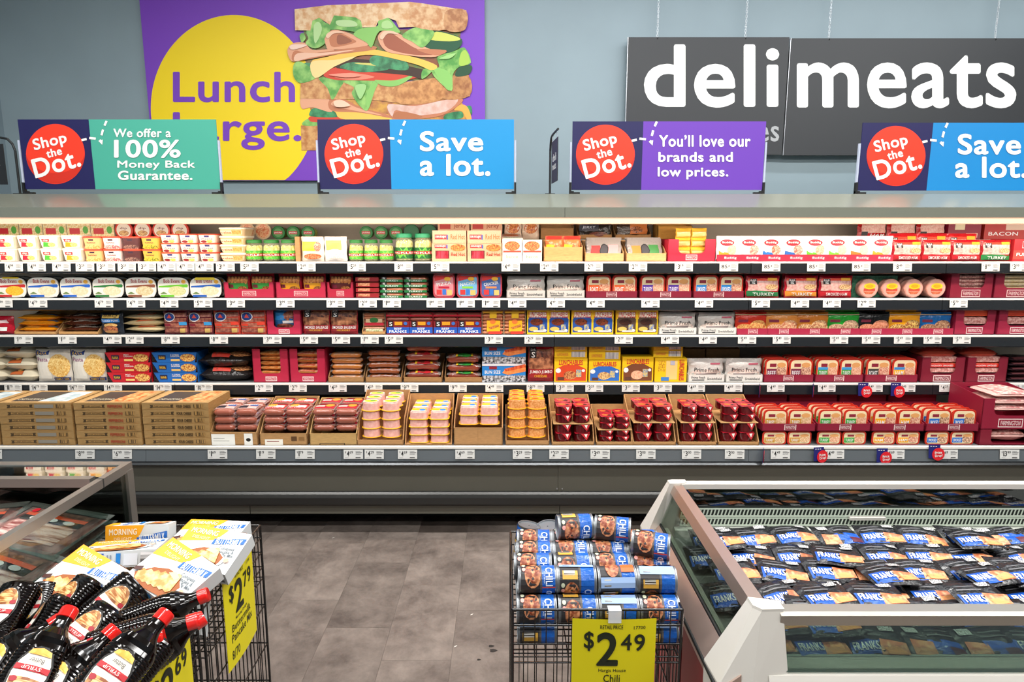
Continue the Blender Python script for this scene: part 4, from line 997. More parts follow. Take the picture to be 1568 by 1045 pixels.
one(2, 556, 590, 480, lambda w, h: stackpack(w, h, .06, 6, 'h:b8704c', 'x:e8c8a8:.3', [('r', .12, .52, .88, .72, 'e8c8a0'), ('e', .5, .66, .2, .14, '3a7a3c'), ('r', .06, .40, .94, .54, 'b82030'), ('r', .1, .1, .9, .24, 'f:a8b070:e8e0c0:90')]), 'hot_dog_pack', 'brown hot dog pack standing in its narrow tray', 'pack', dy=.01, z0=.006)
def beef(w, h):
    return stackpack(w, h, .08, 5, 'h:b06050', 'g:a81c28', [('r', .0, .0, 1, .62, '8a1a22'), ('r', .0, .06, 1, .34, '1c54b0'), ('t', 'BEEF', .34, .22, .66, .32, WH), ('t', 'FRANKS', .12, .08, .88, .2, WH), ('r', .08, .36, .3, .62, '1c1210'), ('t', 'S', .13, .4, .26, .58, WH), ('r', .36, .44, .7, .6, 'e8a020'), ('e', .84, .52, .08, .08, '3a70c0'), ('r', 0, .84, 1, .92, 'g:b82030')])
run(2, 592, 663, 2, 479, beef, 'beef_franks_pack', 'red and blue beef franks pack, first carton', 'pack', 'beef franks packs in the first carton', gap=.98)
run(2, 664, 737, 2, 479, beef, 'beef_franks_pack', 'red and blue beef franks pack, second carton', 'pack', 'beef franks packs in the second carton', gap=.98)
run(2, 738, 805, 2, 475, lambda w, h: stackpack(w, h, .08, 7, 'h:c4744c', 'x:f0c898:.3', [('r', .04, .88, .96, .96, 'f0b020'), ('r', .35, .68, .68, .96, 'f2c020'), ('r', .22, .12, .84, .58, 'f4b018'), ('e', .5, .54, .14, .1, 'e87830'), ('p', [(.3, .3), (.75, .42), (.8, .34), (.4, .22)], 'f:8c3c18:d88848:120'), ('r', .3, .02, .9, .14, 'd83424')]), 'hot_dog_pack', 'hot dog pack with sunny yellow label', 'pack', 'yellow-labelled hot dog packs', gap=.97, ranks=1)
def lunch(c1, c2):
    def mk(w, h):
        return box_(w, h, .05, 'f4c812', [('r', .05, .08, .95, .62, c1), ('p', [(.05, .5), (.95, .5), (.9, .72), (.5, .80), (.1, .72)], c1), ('r', .12, .69, .90, .90, 'f4ecd8'), ('t', 'LUNCHABLES', .06, .68, .94, .92, 'd0242a', 0, .02), ('e', .45, .5, .3, .14, 'f:%s:4a2418:150' % c2), ('e', .3, .22, .22, .09, 'e8c060'), ('r', .6, .18, .82, .40, 'f:3a70c8:e8d060:120'), ('r', .3, .1, .8, .16, 'f0ece0'), ('e', .84, .16, .07, .06, WH)])
    return mk
for (a, b, c1, c2, ds) in ((806, 873, '1c4a98', '8c3418', 'blue'), (874, 940, '2050a0', '944020', 'bright blue'), (942, 1008, '5a4438', '2c1810', 'brown')):
    run(2, a + 1, b - 1, 2, 474, lunch(c1, c2), 'lunch_kit_box', 'yellow lunch kit box with %s panel' % ds, 'box', 'lunch kit boxes with %s panels' % ds, gap=1.0, dy=.005, ranks=1)
prime_pair(2, [(1008, 1067), (1068.5, 1128)], 479, 502, ['beside the yellow lunch kits', 'beside the red bag'])
run(2, 1010, 1066, 1, 474, flatbag('g:eee4dc', [('r', .7, .2, .95, .9, '30a890')], seed=3), 'deli_meat_bag', 'pale deli bag with teal stripe lying on top', 'bag', 'teal-striped deli bags', layers=3, z0=.09, dy=.03)
def zipbag(c, f1, f2, sd, t2=None):
    return lambda w, h: bag(w, h, .035, 'g:' + c, [('r', .0, .86, 1, .9, 'f0d0a0' if c != '141414' else '404040'), ('e', .72, .34, .28, .3, 'f:%s:%s:130' % (f1, f2)), ('e', .28, .3, .24, .16, 'f:%s:%s:130' % (f2, f1)), ('r', .08, .54, .38, .66, '80203a'), ('t', t2 or 'SLICED', .08, .12, .5, .24, WH)], sd, wr=.07)
zb_ = [('c8301c', 'c87038', 'f0c070', 'orange-red'), ('d88a3c', 'c86a48', 'f2d0a0', 'tan'), ('c87828', 'a85838', 'ecc890', 'brown-orange'), ('1f9a2c', 'a87058', 'e8c8a0', 'bright green'), ('141414', 'c87048', 'e8a080', 'black'), ('f0a010', '8c3424', 'f2d070', 'golden yellow'), ('1464a8', '7a3c28', 'd0a880', 'deep blue')]
run(2, 1127, 1456, 7, 478, [zipbag(a, b, c, 50 + i) for i, (a, b, c, d) in enumerate(zb_)], 'zip_meat_bag', [d + ' zip bag of sliced meat' for a, b, c, d in zb_], 'bag', 'zip bags of sliced meat', gap=1.02, dy=.006, z0=.004)
run(2, 1127, 1456, 7, 475, [zipbag(a, b, c, 50 + i) for i, (a, b, c, d) in enumerate(zb_)], 'zip_meat_bag', ['second ' + d + ' zip bag just behind the first' for a, b, c, d in zb_], 'bag', 'zip bags in the rank behind', gap=1.02, dy=.05, z0=.004)
run(2, 1128, 1458, 7, 503, lambda w, h: box_(w, h, .004, 'a01c3c', farm(.36, .1, .66, .9, 'a01c3c')), 'carton_lip', 'low crimson carton lip below the zip bags', 'carton', gap=1.0, dy=-.007)
def notched(r, spans, yt, descs, fills, col='8a1832', dep=.24):
    for i, (a, b) in enumerate(spans):
        one(r, a, b, yt, lambda w, h: wbox(w, h, dep, col, .34, .58, farm(.30, .03, .70, .28, col)), 'shelf_carton', 'maroon notched carton of ' + descs[i], 'carton')
        W_, H_ = size(r, a, b, yt); n = len(fills[i])
        for k, (c, band, bt) in enumerate(fills[i]):
            hh = H_ * .62 / n
            put(franks(W_ * .84, hh, .16, c, 'x:f0d8d0:.35', [('r', .05, .0, .95, .9, band)], [('r', .02, .1, .98, .72, band)] + ([('t', bt, .2, .24, .8, .56, WH)] if bt else []), n=3, ends=False), 'bacon_pack', '%s pack, %s up in the carton of %s' % (('pink bacon', 'red-banded', 'lilac', 'pale')[(k + i) % 4], ORD[k], descs[i]), 'pack', None, (px2x(r, (a + b) / 2), FY[r] + .012, BASE[r] + H_ * .36 + k * hh))
PB = 'f:c07068:efc0b4:70'
notched(2, [(1459, 1523), (1525, 1592)], 472, ['orange-banded ham, third shelf', 'red-banded ham, third shelf'], [[(PB, PB, ''), ('f:d85020:f08848:50', 'e8542a', '')], [(PB, PB, ''), ('f:c83020:f08848:50', 'e04828', '')]], '981c3a')

# ================================================================ FOURTH SHELF
run(3, -38, 58, 2, 532, flatbag('x:e8dcc0:.8', [('r', .1, .0, .52, 1.0, '2c2420'), ('r', .1, .0, .52, .25, 'b85c28'), ('e', .36, .6, .12, .35, 'f:d8a040:f0d080:200'), ('e', .2, .6, .06, .2, 'd05858')], seed=4, d=.15), 'mashed_potato_bag', ['clear potato bag cut by the frame edge', 'clear potato bag with black and rust label'], 'bag', 'clear potato bags', layers=3, jit=.05)
def pasta(w, h):
    return bag(w, h, .05, 'g:dcd2c4', [('r', .0, .1, .44, .9, 'eee8dc'), ('p', [(.0, .8), (.42, .84), (.42, .98), (.02, .96)], '223a7c'), ('t', 'RANA', .06, .84, .36, .93, 'f0c030'), ('t', 'Pasta', .06, .64, .38, .76, '9a5a80'), ('e', .69, .5, .3, .36, 'f:d89a38:f6d890:130'), ('r', .5, .04, .96, .14, '223a7c'), ('t', 'FAMILY SIZE', .54, .06, .92, .12, 'f0c030')], 33, wr=.04)
run(3, 56, 164, 2, 535, pasta, 'pasta_bag', ['pasta bag tipped beside the potato bags', 'pasta bag beside the red lasagna cartons'], 'bag', 'large pasta bags', jit=.03)
def las(c, t1):
    return lambda w, h: box_(w * 1.0, h, .17, c, [('p', [(.0, .0), (.0, 1), (.12, 0)], 'g:140a0c'), ('p', [(.95, .0), (1, .0), (1, .9)], 'g:140a0c'), ('r', .14, .28, .31, .74, '1c2040'), ('t', 'RANA', .16, .36, .29, .62, 'e8b820'), ('t', t1, .42, .55, .62, .84, WH), ('r', .42, .14, .62, .34, 'e8c070'), ('e', .8, .48, .17, .4, 'f:a84c20:f0c870:120')], c)
run(3, 164, 234, 1, 540, las('c41424', 'MEAT\nLASAGNA'), 'lasagna_carton', 'bright red lasagna carton', 'box', 'red lasagna cartons', layers=3)
run(3, 235, 305, 1, 540, las('1464b4', '5 CHEESE\nLASAGNA'), 'lasagna_carton', 'bright blue lasagna carton', 'box', 'blue lasagna cartons', layers=3)
run(3, 304, 386, 1, 542, flatbag('g:1c1614', [('r', .25, .1, .62, 1.2, 'f:201814:786860:40'), ('r', .26, .05, .60, .5, 'c83828'), ('r', .32, .55, .5, .9, 'b8b4b0'), ('e', .76, .6, .2, .5, 'f:6a2c18:d89860:110')], seed=6, d=.17), 'ribs_pack', 'glossy black barbecue meat pack', 'pack', 'glossy black barbecue packs', layers=2)
for i, (a, b) in enumerate(((388, 443.5), (444.5, 500))):
    one(3, a, b, 534, lambda w, h: wbox(w, h, .24, 'b42040', .26, .56, farm(.34, .03, .66, .17, 'b42040')), 'shelf_carton', ('crimson deep-notched carton by the black packs', 'crimson deep-notched carton by the brown tray')[i], 'carton')
    W_, H_ = size(3, a, b, 534)
    for k in range(5 if i == 0 else 4):
        put(flatbag('g:c0793c', [('r', .1, .0, .9, .9, ('f:c86a28:eab070:40', 'f:b84828:e8b090:40')[i]), ('r', .2, .6, .8, 1, 'e8e0d4')], seed=k)(W_ * .8, H_ * .70 / (5 if i == 0 else 4)), 'sausage_rope_pack', 'amber sausage rope, %s up in the crimson carton by the %s' % (ORD[k], ('black packs', 'brown tray')[i]), 'pack', None, (px2x(3, (a + b) / 2), PY + .014, BASE[3] + .04 + k * H_ * .70 / (5 if i == 0 else 4)), (0, 0, random.uniform(-.05, .05)))
def rope(k, band=None, sd=0):
    def mk(w, h):
        ss = []; r = h * .46
        for j in range(2):
            s = M(); ss.append(('sausage', s))
            s.pill((-w * .47, r * 1.1 + j * r * 1.9, r), (w * .47, r * 1.1 + j * r * 1.9, r), r, k, 8, sag=h * .12 * (1 if (sd + j) % 2 else .3))
        f = M()
        n = 8
        def S(u, v, o): return (-w / 2 + u * w, v * r * 5.2, h * (1.0 - .25 * abs(2 * u - 1) ** 3) * (.72 + .30 * sin(pi * min(1, v + .15))) + .003 * sin(17 * u + 9 * v + sd) + o)
        f.add([S(x / n, y / 4, 0) for y in range(5) for x in range(n + 1)], [(y * (n + 1) + x, y * (n + 1) + x + 1, (y + 1) * (n + 1) + x + 1, (y + 1) * (n + 1) + x) for y in range(4) for x in range(n)], 'x:f0e6e0:.28', True)
        if band: f.pr(S, [('r', .34, .0, .72, .9, band), ('r', .28, .0, .34, .9, 'e8b828'), ('r', .72, 0, .78, .9, 'e8b828')], .001, .0004, 9)
        return Proto(*ss, ('film_wrapper', f))
    return mk
for (a, b, yt, n, k, band, ds, tr) in ((502, 558, 541, 5, 'h:b8702c', None, 'light brown', 1), (559, 616, 537, 5, 'h:8c441c', None, 'chestnut', 1), (617, 678, 527, 4, 'h:8a3c2c', 'c02028', 'red-banded', 1), (680, 740, 545, 3, 'h:8c3a24', '2c8a34', 'green-banded', 0)):
    one(3, a, b, 578, lambda w, h: tray(w, h, h * 4.6, .24, CB2), 'cardboard_tray', 'brown cardboard tray of %s sausage ropes' % ds, 'tray')
    run(3, a + 3, b - 3, 1, yt, rope(k, band, a), 'sausage_rope_pack', ds + ' smoked sausage rope pack', 'pack', ds + ' sausage rope packs', layers=n, dy=.012, z0=.006, jit=.06)
bun = lambda c, y: (lambda w, h: box_(w * .99, h, .11, '1c64b0', [('r', 0, .0, 1, .36, 'f:1c1c20:c8c8cc:70'), ('r', 0, .36, 1, .86, c), ('r', .0, .88, 1, 1, y), ('r', .16, .70, .34, .86, '8a1c28'), ('t', 'BUN SIZE', .06, .46, .42, .64, WH), ('p', [(.46, .50), (.55, .75), (1, .95), (1, .58), (.6, .40)], 'f:e07838:f09858:60'), ('p', [(.5, .72), (.98, .98), (1, .8), (.55, .60)], 'f:b83c1c:e06838:60')]))
run(3, 737, 806, 1, 528, bun('1f80cc', 'd8d8dc'), 'bun_size_franks_box', 'blue bun size franks pack', 'pack', 'blue bun size franks packs', layers=2, jit=.03)
one(3, 808, 848, 529, barsaus('JUMBO JUMBO', 'CHEDDAR'), 'sausage_pack', 'tall dark red jumbo franks pack', 'pack')
def lbox(c, dish): return lambda w, h: box_(w, h, .1, 'f4c80e', [('p', [(.04, .04), (.96, .04), (.96, .55), (.7, .72), (.3, .72), (.04, .55)], c), ('t', 'LUNCHABLES', .14, .72, .86, .93, 'd8302c', 0, .05), ('e', .48, .28, .2, .18, dish), ('e', .12, .48, .08, .1, WH), ('r', .66, .2, .82, .52, 'f:3c80c8:f0d050:160'), ('e', .88, .48, .05, .06, WH), ('r', .1, .08, .3, .2, '5a3424')])
def lthin(w, h): return box_(w, h, .14, 'f4c80e', [('t', 'LUNCHABLES', .08, .3, .42, .7, 'e89038', 0, .04), ('r', .52, .12, .94, .9, 's:e8e4d8:8c9098:400:1,1,.02')], 'f0d030')
for (a, b, c, dish, y0_, y1_, n2, ds) in ((848, 900, 'd84820', 'f:8c2018:e0a060:120', 549, 527, 2, 'red'), (901, 951, '2c6cc0', 'f:a86428:f0d090:120', 552, 526, 2, 'blue'), (952, 1001, '7a4428', 'f:e09a78:f4c8a0:120', 547, 547, 0, 'brown')):
    one(3, a, b, y0_, lbox(c, dish), 'lunch_kit_box', 'tall yellow lunch kit box with %s picture' % ds, 'box', dy=.01)
    if n2: run(3, a, b - 1, 1, y1_, lthin, 'lunch_kit_box', 'flat yellow lunch kit box above the %s-picture box' % ds, 'box', 'flat yellow boxes above the %s one' % ds, layers=n2, z0=size(3, a, b, y0_)[1] + .001, dy=.012)
one(3, 1002, 1052, 549, lambda w, h: box_(w, h, .1, 'f4c80e', [('r', .35, .1, .7, .9, 'f0cc80'), ('r', .1, .45, .32, .9, 'f:c88018:f4d030:120'), ('r', .2, .04, .45, .2, '3c80c8'), ('r', .48, .72, .62, .9, 'b8b4c0'), ('tv', 'LUNCHABLES', .76, .06, .92, .94, 'd8302c', 0, .05)]), 'lunch_kit_box', 'yellow lunch kit box turned sideways', 'box', dy=.01)
run(3, 1000, 1046, 1, 527, lthin, 'lunch_kit_box', 'flat yellow lunch kit box above the sideways box', 'box', 'flat yellow boxes above the sideways one', layers=2, z0=size(3, 1, 2, 549)[1] + .001, dy=.03)
prime_pair(3, [(1053, 1110), (1110.5, 1168)], 550, 574, ['fourth shelf, beside the yellow boxes', 'fourth shelf, beside the red tubs'])
for k, (a, b) in enumerate(((1046, 1098), (1098, 1154))):
    one(3, a, b, 535, lambda w, h: tray(w, h * .8, h, .1, CB), 'cardboard_tray', ('open brown tray behind the first white carton', 'open brown tray behind the second white carton')[k], 'tray', dy=.26)
def tubs4(a, b, mks, descs, ds, r=3, yt=549, yl=574, ranks=4, **k): tub_tray(r, a, b, 2, yt, yl, mks, descs, ds, ranks=ranks, rdy=.045, **k)
tubs4(1168, 1246, hamface('7a2440', '8c4430', 'BEEF'), 'sliced meat tub with plum label', 'low maroon carton of plum-labelled tubs', groupn='plum-labelled tubs')
tubs4(1247, 1322, hamface('3aa03c', 'd08860', 'TURKEY', x='3a9ad8'), 'sliced meat tub with green and blue label', 'low maroon carton of green and blue-labelled tubs', groupn='green and blue-labelled tubs')
tubs4(1323, 1405, [hamface('3c3c38', 'b85040', 'ROAST'), hamface('f0b820', 'c87858', 'HAM', x='3a8ad0')], ['sliced meat tub with charcoal label', 'sliced meat tub with yellow and blue label'], 'low maroon carton of charcoal and yellow-labelled tubs', groupn='charcoal and yellow-labelled tubs')
notched(3, [(1408, 1475), (1477, 1541)], 547, ['hickory bacon beside the red tubs', 'hickory bacon beside the dark packs'], [[(PB, PB, ''), ('f:c83424:e87050:50', 'd8281c', 'HICKORY SMOKED'), (PB, PB, '')], [(PB, PB, ''), ('f:c83424:e87050:50', 'd8281c', 'HICKORY SMOKED'), (PB, PB, '')]], '7a1028')
for k, (a, b) in enumerate(((1408, 1470), (1474, 1532))):
    one(3, a, b, 536, flatbag('g:c8503c', [('r', .1, .1, .9, .6, 'e8402c'), ('r', .1, .6, .9, 1.4, PB)], seed=12, d=.16), 'bacon_pack', ('bacon pack heaped on top beside the red tubs', 'bacon pack heaped on top beside the dark packs')[k], 'pack', z0=.145, dy=.03)
run(3, 1543, 1600, 1, 548, flatbag('g:2c1c20', [('r', .1, .0, .9, .4, '5a2c30')], seed=8, d=.16), 'bacon_pack', 'thin dark bacon pack in the end stack', 'pack', 'thin dark bacon packs', layers=5)

# ================================================================ BOTTOM DECK
def pizza(t2, c2, seed_):
    def mk(w, h):
        S = [('r', .04, .10, .96, .16, 'a87c44'), ('r', .16, .34, .44, .72, '3a2a18'), ('r', .168, .40, .432, .66, 'b08850'), ('p', [(.12, .28), (.16, .28), (.16, .70), (.12, .70), (.135, .5)], '4a3820'), ('p', [(.48, .32), (.44, .32), (.44, .78), (.48, .78), (.465, .5)], '4a3820'), ('t', 'CHEF ANTONIO', .18, .44, .42, .60, '2c2014')]
        S += [('t', t2, .52, .3, .74, .74, c2, 0, .03)] if t2 else [('r', .50, .28, .76, .78, '8a8478')]
        S += [('r', .78, .3, .92, .8, 's:3a2c1c:b08850:260:1,1,.02')]
        top = [('r', .04, .04, .96, .96, 'c:caa066'), ('p', [(.12, .1), (.5, .1), (.62, .9), (.16, .9)], '4a4038'), ('p', [(.5, .1), (.9, .1), (.92, .9), (.62, .9)], ('s:b0c8d0:e8f0f0:20' if not t2 else 'f:c86a30:f0c080:40')), ('t', 'CHEF ANTONIO', .16, .2, .5, .32, 'e0d4b8')]
        return box_(w, h, .30, 'c:a88450', S, 'c:b8925c', 'c:a88048', top)
    return mk
one_off = [(-101, 2, '', '', 'kraft pizza box in the stack cut by the frame edge'), (3, 117, '', '', 'kraft pizza box with grey panel'), (118, 220, 'PEPPERONI', 'a83c28', 'kraft pepperoni pizza box'), (221, 325, 'FOUR CHEESE', '3a2a18', 'kraft four cheese pizza box')]
for (a, b, t2, c2, ds) in one_off:
    run(4, a, b, 1, 617, pizza(t2, c2, 0), 'pizza_box', ds, 'box', ds + 'es', layers=6, jit=.012)
def hdtray(a, b, lipy, backy, ds, prt, k='c:b58a58'):
    one(4, a, b, lipy, lambda w, h: tray(w, h, atY(772, backy + 6, DY)[2] - BASE[4], .302, k, prt, t=.005), 'cardboard_tray', ds, 'tray')
hdtray(322, 396, 662, 622, 'brown tray of pink hot dogs with white stickers', [('r', .02, .0, .52, .85, 'f0efe8'), ('r', .06, .3, .4, .34, '9a9a94'), ('r', .06, .5, .3, .54, '9a9a94'), ('r', .72, .0, .9, .9, 'f0efe8'), ('e', .81, .42, .05, .14, '141414')])
hdtray(398, 472, 664, 620, 'brown tray of red-wrapped hot dogs with black print', [('r', .1, .0, .48, .5, 'f0ece0'), ('r', .14, .3, .4, .36, '9a5a54'), ('r', .66, .35, .78, .75, '5a3c20'), ('r', .82, .4, .94, .7, '8a6438')])
hdtray(474, 548, 664, 622, 'brown tray of red-wrapped hot dogs beside the ham tubs', [('r', .2, .02, .74, .16, '2c2014'), ('r', .22, .04, .72, .13, 'b89058')], 'c:c09a60')
hd = lambda pt, k='h:a05a48': (lambda w, h: franks(w, h, .134, k, 'x:e8c0b8:.35', pt, n=6))
pt1 = [('r', .08, .1, .92, .9, 'f:e0a8a0:e8c0b8:60'), ('r', .1, .15, .5, .5, '2c2a34'), ('r', .55, .4, .9, .7, '3c60a0'), ('t', 'FRANKS', .2, .55, .8, .8, WH)]
pt2 = [('r', .05, .1, .95, .95, 'g:d03030'), ('e', .3, .6, .2, .3, 'f0a830'), ('r', .5, .2, .9, .5, 'f0e0d8'), ('t', 'HOT DOGS', .1, .15, .7, .4, WH), ('r', .1, .8, .9, .95, '3a1418')]
pt3 = [('r', .05, .1, .95, .95, 'g:b82c38'), ('e', .7, .6, .2, .3, 'e89838'), ('r', .1, .3, .5, .5, 'f0c8c0'), ('r', .1, .8, .9, .95, '3a1418')]
for (a, b, pt, ds, yt) in ((326, 394, pt1, 'pink hot dog pack with dark label', 628), (402, 470, pt2, 'red-wrapped hot dog pack, middle tray', 628), (478, 547, pt3, 'red-wrapped hot dog pack, tray by ham tubs', 628)):
    zl = size(4, a, b, 663)[1] * .98
    run(4, a, b, 2, yt, hd(pt), 'hot_dog_pack', ds, 'pack', ds + 's', layers=3, ranks=2, rdy=.142, dy=.014, z0=zl, gap=.97, jit=.012)
def hamcol(a, b, yt, yb, layers, kb, rim, pt, ds, rnd_, zf=0, ranks=3, dy=.02):
    W_ = size(4, a, b, yt)[0] / 2
    dd = W_ * .80
    run(4, a, b, 2, yt, lambda w, h: hamtub(w * .93, dd * .93, h, kb, rim, pt, rnd_), 'ham_tub', ds, 'tub', ds + 's', layers=layers, dy=dy, z0=size(4, a, b, yb)[1], gap=1.0)
    h = (size(4, a, b, yt)[1] - size(4, a, b, yb)[1]) / layers; zt_ = BASE[4] + size(4, a, b, yt)[1] - h
    pr_ = hamtub(W_ * .93, dd * .93, h * .985, kb, rim, pt, rnd_)
    for k in range(1, ranks):
        for i in range(2):
            put(pr_, 'ham_tub', ds + ', top layer, ' + ('', 'second', 'third', 'fourth')[k] + ' rank back, ' + ('left', 'right') [i], 'tub', ds + 's', (px2x(4, a) + (i + .5) * W_, DY + dy + k * dd * 1.02, zt_))
lab1 = [('e', .5, .5, .42, .42, 'f2e8dc'), ('e', .5, .5, .36, .30, 'f4c828'), ('e', .6, .6, .16, .12, '58a840')]
lab2 = [('r', .12, .1, .88, .9, 'f2e8dc'), ('r', .12, .35, .88, .9, 'f4b828'), ('e', .68, .5, .16, .2, '3a88d8')]
PK = 'f:e6a89c:f0c0b4:50'
for (a, b, lip, ds) in ((546, 619, 674, 'brown tray under the first yellow-rimmed ham tubs'), (619, 693, 681, 'brown tray under the square yellow-rimmed ham tubs'), (694, 771, 655, 'brown carton with deep front under two ham layers'), (773, 842, 675, 'brown tray under the amber tubs')):
    one(4, a, b, lip, lambda w, h: tray(w, h, (atY(772, {546: 616, 619: 622, 694: 622, 773: 640}[a], DY)[2] - BASE[4]), .31, CB, [('r', .49, .0, .495, 1, 'a07848')] if a in (546, 694) else [], t=.005), 'cardboard_tray', ds, 'tray')
hamcol(552, 613, 618, 672, 4, PK, 'f0b818', lab1, 'round-cornered pink ham tub on yellow flange', True, ranks=3, dy=.012)
hamcol(625, 688, 632, 680, 4, PK, 'f4bc18', lab2, 'square pink ham tub on yellow flange', False, ranks=3, dy=.012)
hamcol(702, 765, 624, 652, 2, PK, 'f0b018', lab2, 'square ham tub in the deep carton', False, ranks=3, dy=.012)
hamcol(777, 837, 614, 672, 4, 'f:d8843c:f0b070:90', 'f4b010', [('e', .5, .5, .42, .42, 'f4a818'), ('e', .4, .5, .2, .16, 'e03c20')], 'round amber meat tub on yellow flange', True, ranks=3, dy=.012)
def bolo(w, h):
    r = w * .46
    b = M().loft([ring_c(r * .96, 0, 18, r), ring_c(r, h * .08, 18, r), ring_c(r, h * .85, 18, r), ring_c(r * .93, h, 18, r)], 'h:5c0812')
    S = lambda u, v, o: (-r * 1.1 + u * r * 2.2, -r * .1 + v * r * 2.2, h + .001 + o)
    f = M().pr(S, [('p', [(.1, .0), (.9, .05), (.98, .8), (.5, 1), (.04, .8)], 'g:b82030'), ('e', .4, .5, .2, .17, 'c86a28'), ('p', [(.5, .3), (.8, .35), (.7, .6)], '3a1418')], .0004, .0005)
    f.add([(-r * .2, -r * .12, h * 1.0), (r * .9, -r * .08, h * 1.0), (r * .5, -r * .14, h * .3)], [(0, 1, 2)], 'g:c83038')
    f.add([(r * .2, -r * .13, h * .95), (r * .6, -r * .13, h * .98), (r * .45, -r * .15, h * .55)], [(0, 1, 2)], 'f0e8e0')
    return Proto(('meat_roll', b), ('wrapper', f))
for j, (a, b, yt, ym, ds) in enumerate(((844, 911, 624, 651, 'beside the amber tubs'), (912, 971, 640, 660, 'in the low tray'), (966, 1036, 624, 649, 'in the third tray'), (1038, 1098, 624, 649, 'in the fourth tray'), (1099, 1163, 624, 649, 'beside the red tubs'))):
    one(4, a, b, 677, lambda w, h: tray(w, h, (atY(772, yt - 1, DY)[2] - BASE[4]), .30, 'c:bb8c58', t=.005), 'cardboard_tray', 'brown tray of dark red meat rolls ' + ds, 'tray')
    W_, H_ = size(4, a + 5, b - 5, yt); hm = size(4, a, b, ym)[1]
    run(4, a + 5, b - 5, 2, ym, bolo, 'meat_roll', 'dark red wrapped meat roll ' + ds, 'meat roll', 'dark red meat rolls ' + ds, layers=2, dy=.012, z0=.012, gap=.98)
    z_ = BASE[4] + hm + .001
    sp = M().box(-W_ * .53, W_ * .53, .0, .285, 0, .003, 'c:c89a64')
    put(Proto(('sheet', sp)), 'cardboard_sheet', 'brown cardboard sheet between the layers of meat rolls ' + ds, 'cardboard', None, (px2x(4, (a + b) / 2), DY + .006, z_))
    hh = (H_ - hm - .004) / 2; pr_ = bolo(W_ / 2 * .98, hh * .98); r_ = W_ / 2 * .98
    for l in range(2):
        for k in range(2 if l else 1):
            for i in range(2):
                put(pr_, 'meat_roll', 'meat roll %s above the sheet, %s, rank %s, %s' % (ds, ('lower', 'upper')[l], ('one', 'two', 'three')[k], ('left', 'right')[i]), 'meat roll', 'meat rolls above the sheet ' + ds, (px2x(4, a + 5) + (i + .5) * W_ / 2, DY + .012 + k * r_ * .96, z_ + .004 + l * hh), (0, 0, .1 * (i - .5)))
FTS = [(1164, 1247, hamface('c8902c', 'c8a060', 'TURKEY'), 'sliced meat tub with caramel label', 'caramel'), (1248, 1331, hamface('34a038', 'd08860', 'TURKEY'), 'sliced meat tub with grass green label', 'green'), (1332, 1413, hamface('f0a818', 'b85848', 'HAM'), 'sliced meat tub with orange-yellow label', 'orange-yellow'), (1414, 1496, hamface('2470c8', '7a4828', 'SMOKED'), 'sliced meat tub with bright blue label', 'blue')]
zmid = size(4, 0, 1, 661)[1]
for (a, b, mk, ds, c) in FTS:
    run(4, a + 3, b - 3, 2, 662, mk, 'sliced_meat_tub', 'lower ' + ds, 'tub', 'lower row of %s tubs' % c, dy=.012, gap=.95)
    one(4, a, b, 649, lambda w, h: tray(w, h, h * 1.9, .36, '861430', farm(.42, .14, .64, .86, '861430')), 'shelf_carton', 'maroon carton raised under the %s-labelled tubs' % c, 'carton', z0=zmid + .002)
    run(4, a + 3, b - 3, 2, 628, mk, 'sliced_meat_tub', 'upper ' + ds, 'tub', 'upper row of %s tubs' % c, ranks=4, rdy=.05, dy=.014, z0=zmid + .008, gap=.95)
    one(4, a, b, 627, lambda w, h: tray(w, h, h * 1.03, .14, '9c1830'), 'shelf_carton', 'maroon carton standing behind the %s-labelled tubs' % c, 'carton', dy=.36 + .03, z0=zmid + .002)
one(4, 1497, 1592, 658, lambda w, h: wbox(w, h, .3, '7c1028', .1, .62), 'shelf_carton', 'maroon carton at the foot of the end stack', 'carton')
put(flatbag('g:d8a8a0', [('r', .1, 0, .9, 1, PB)], seed=3, d=.2)(.25, .07), 'bacon_pack', 'pale bacon pack in the foot carton of the end stack', 'pack', None, (px2x(4, 1544), DY + .012, BASE[4] + .015))
one(4, 1497, 1592, 610, lambda w, h: wbox(w, h, .30, '8c1430', .44, .62, farm(.28, .06, .68, .34, '8c1430'), slope=.03), 'shelf_carton', 'large maroon notched carton of bacon in the end stack', 'carton', z0=size(4, 0, 1, 658)[1] + .002)
for k in range(3):
    put(flatbag('g:e4b8b0', [('r', .1, 0, .9, 1.6, 'f:c87878:f4dcd0:40')], seed=k, d=.24)(.24, .045), 'bacon_pack', 'pale pink bacon pack, %s up in the large maroon carton' % ORD[k], 'pack', None, (px2x(4, 1548), DY + .014, BASE[4] + size(4, 0, 1, 658)[1] + .095 + .042 * k))

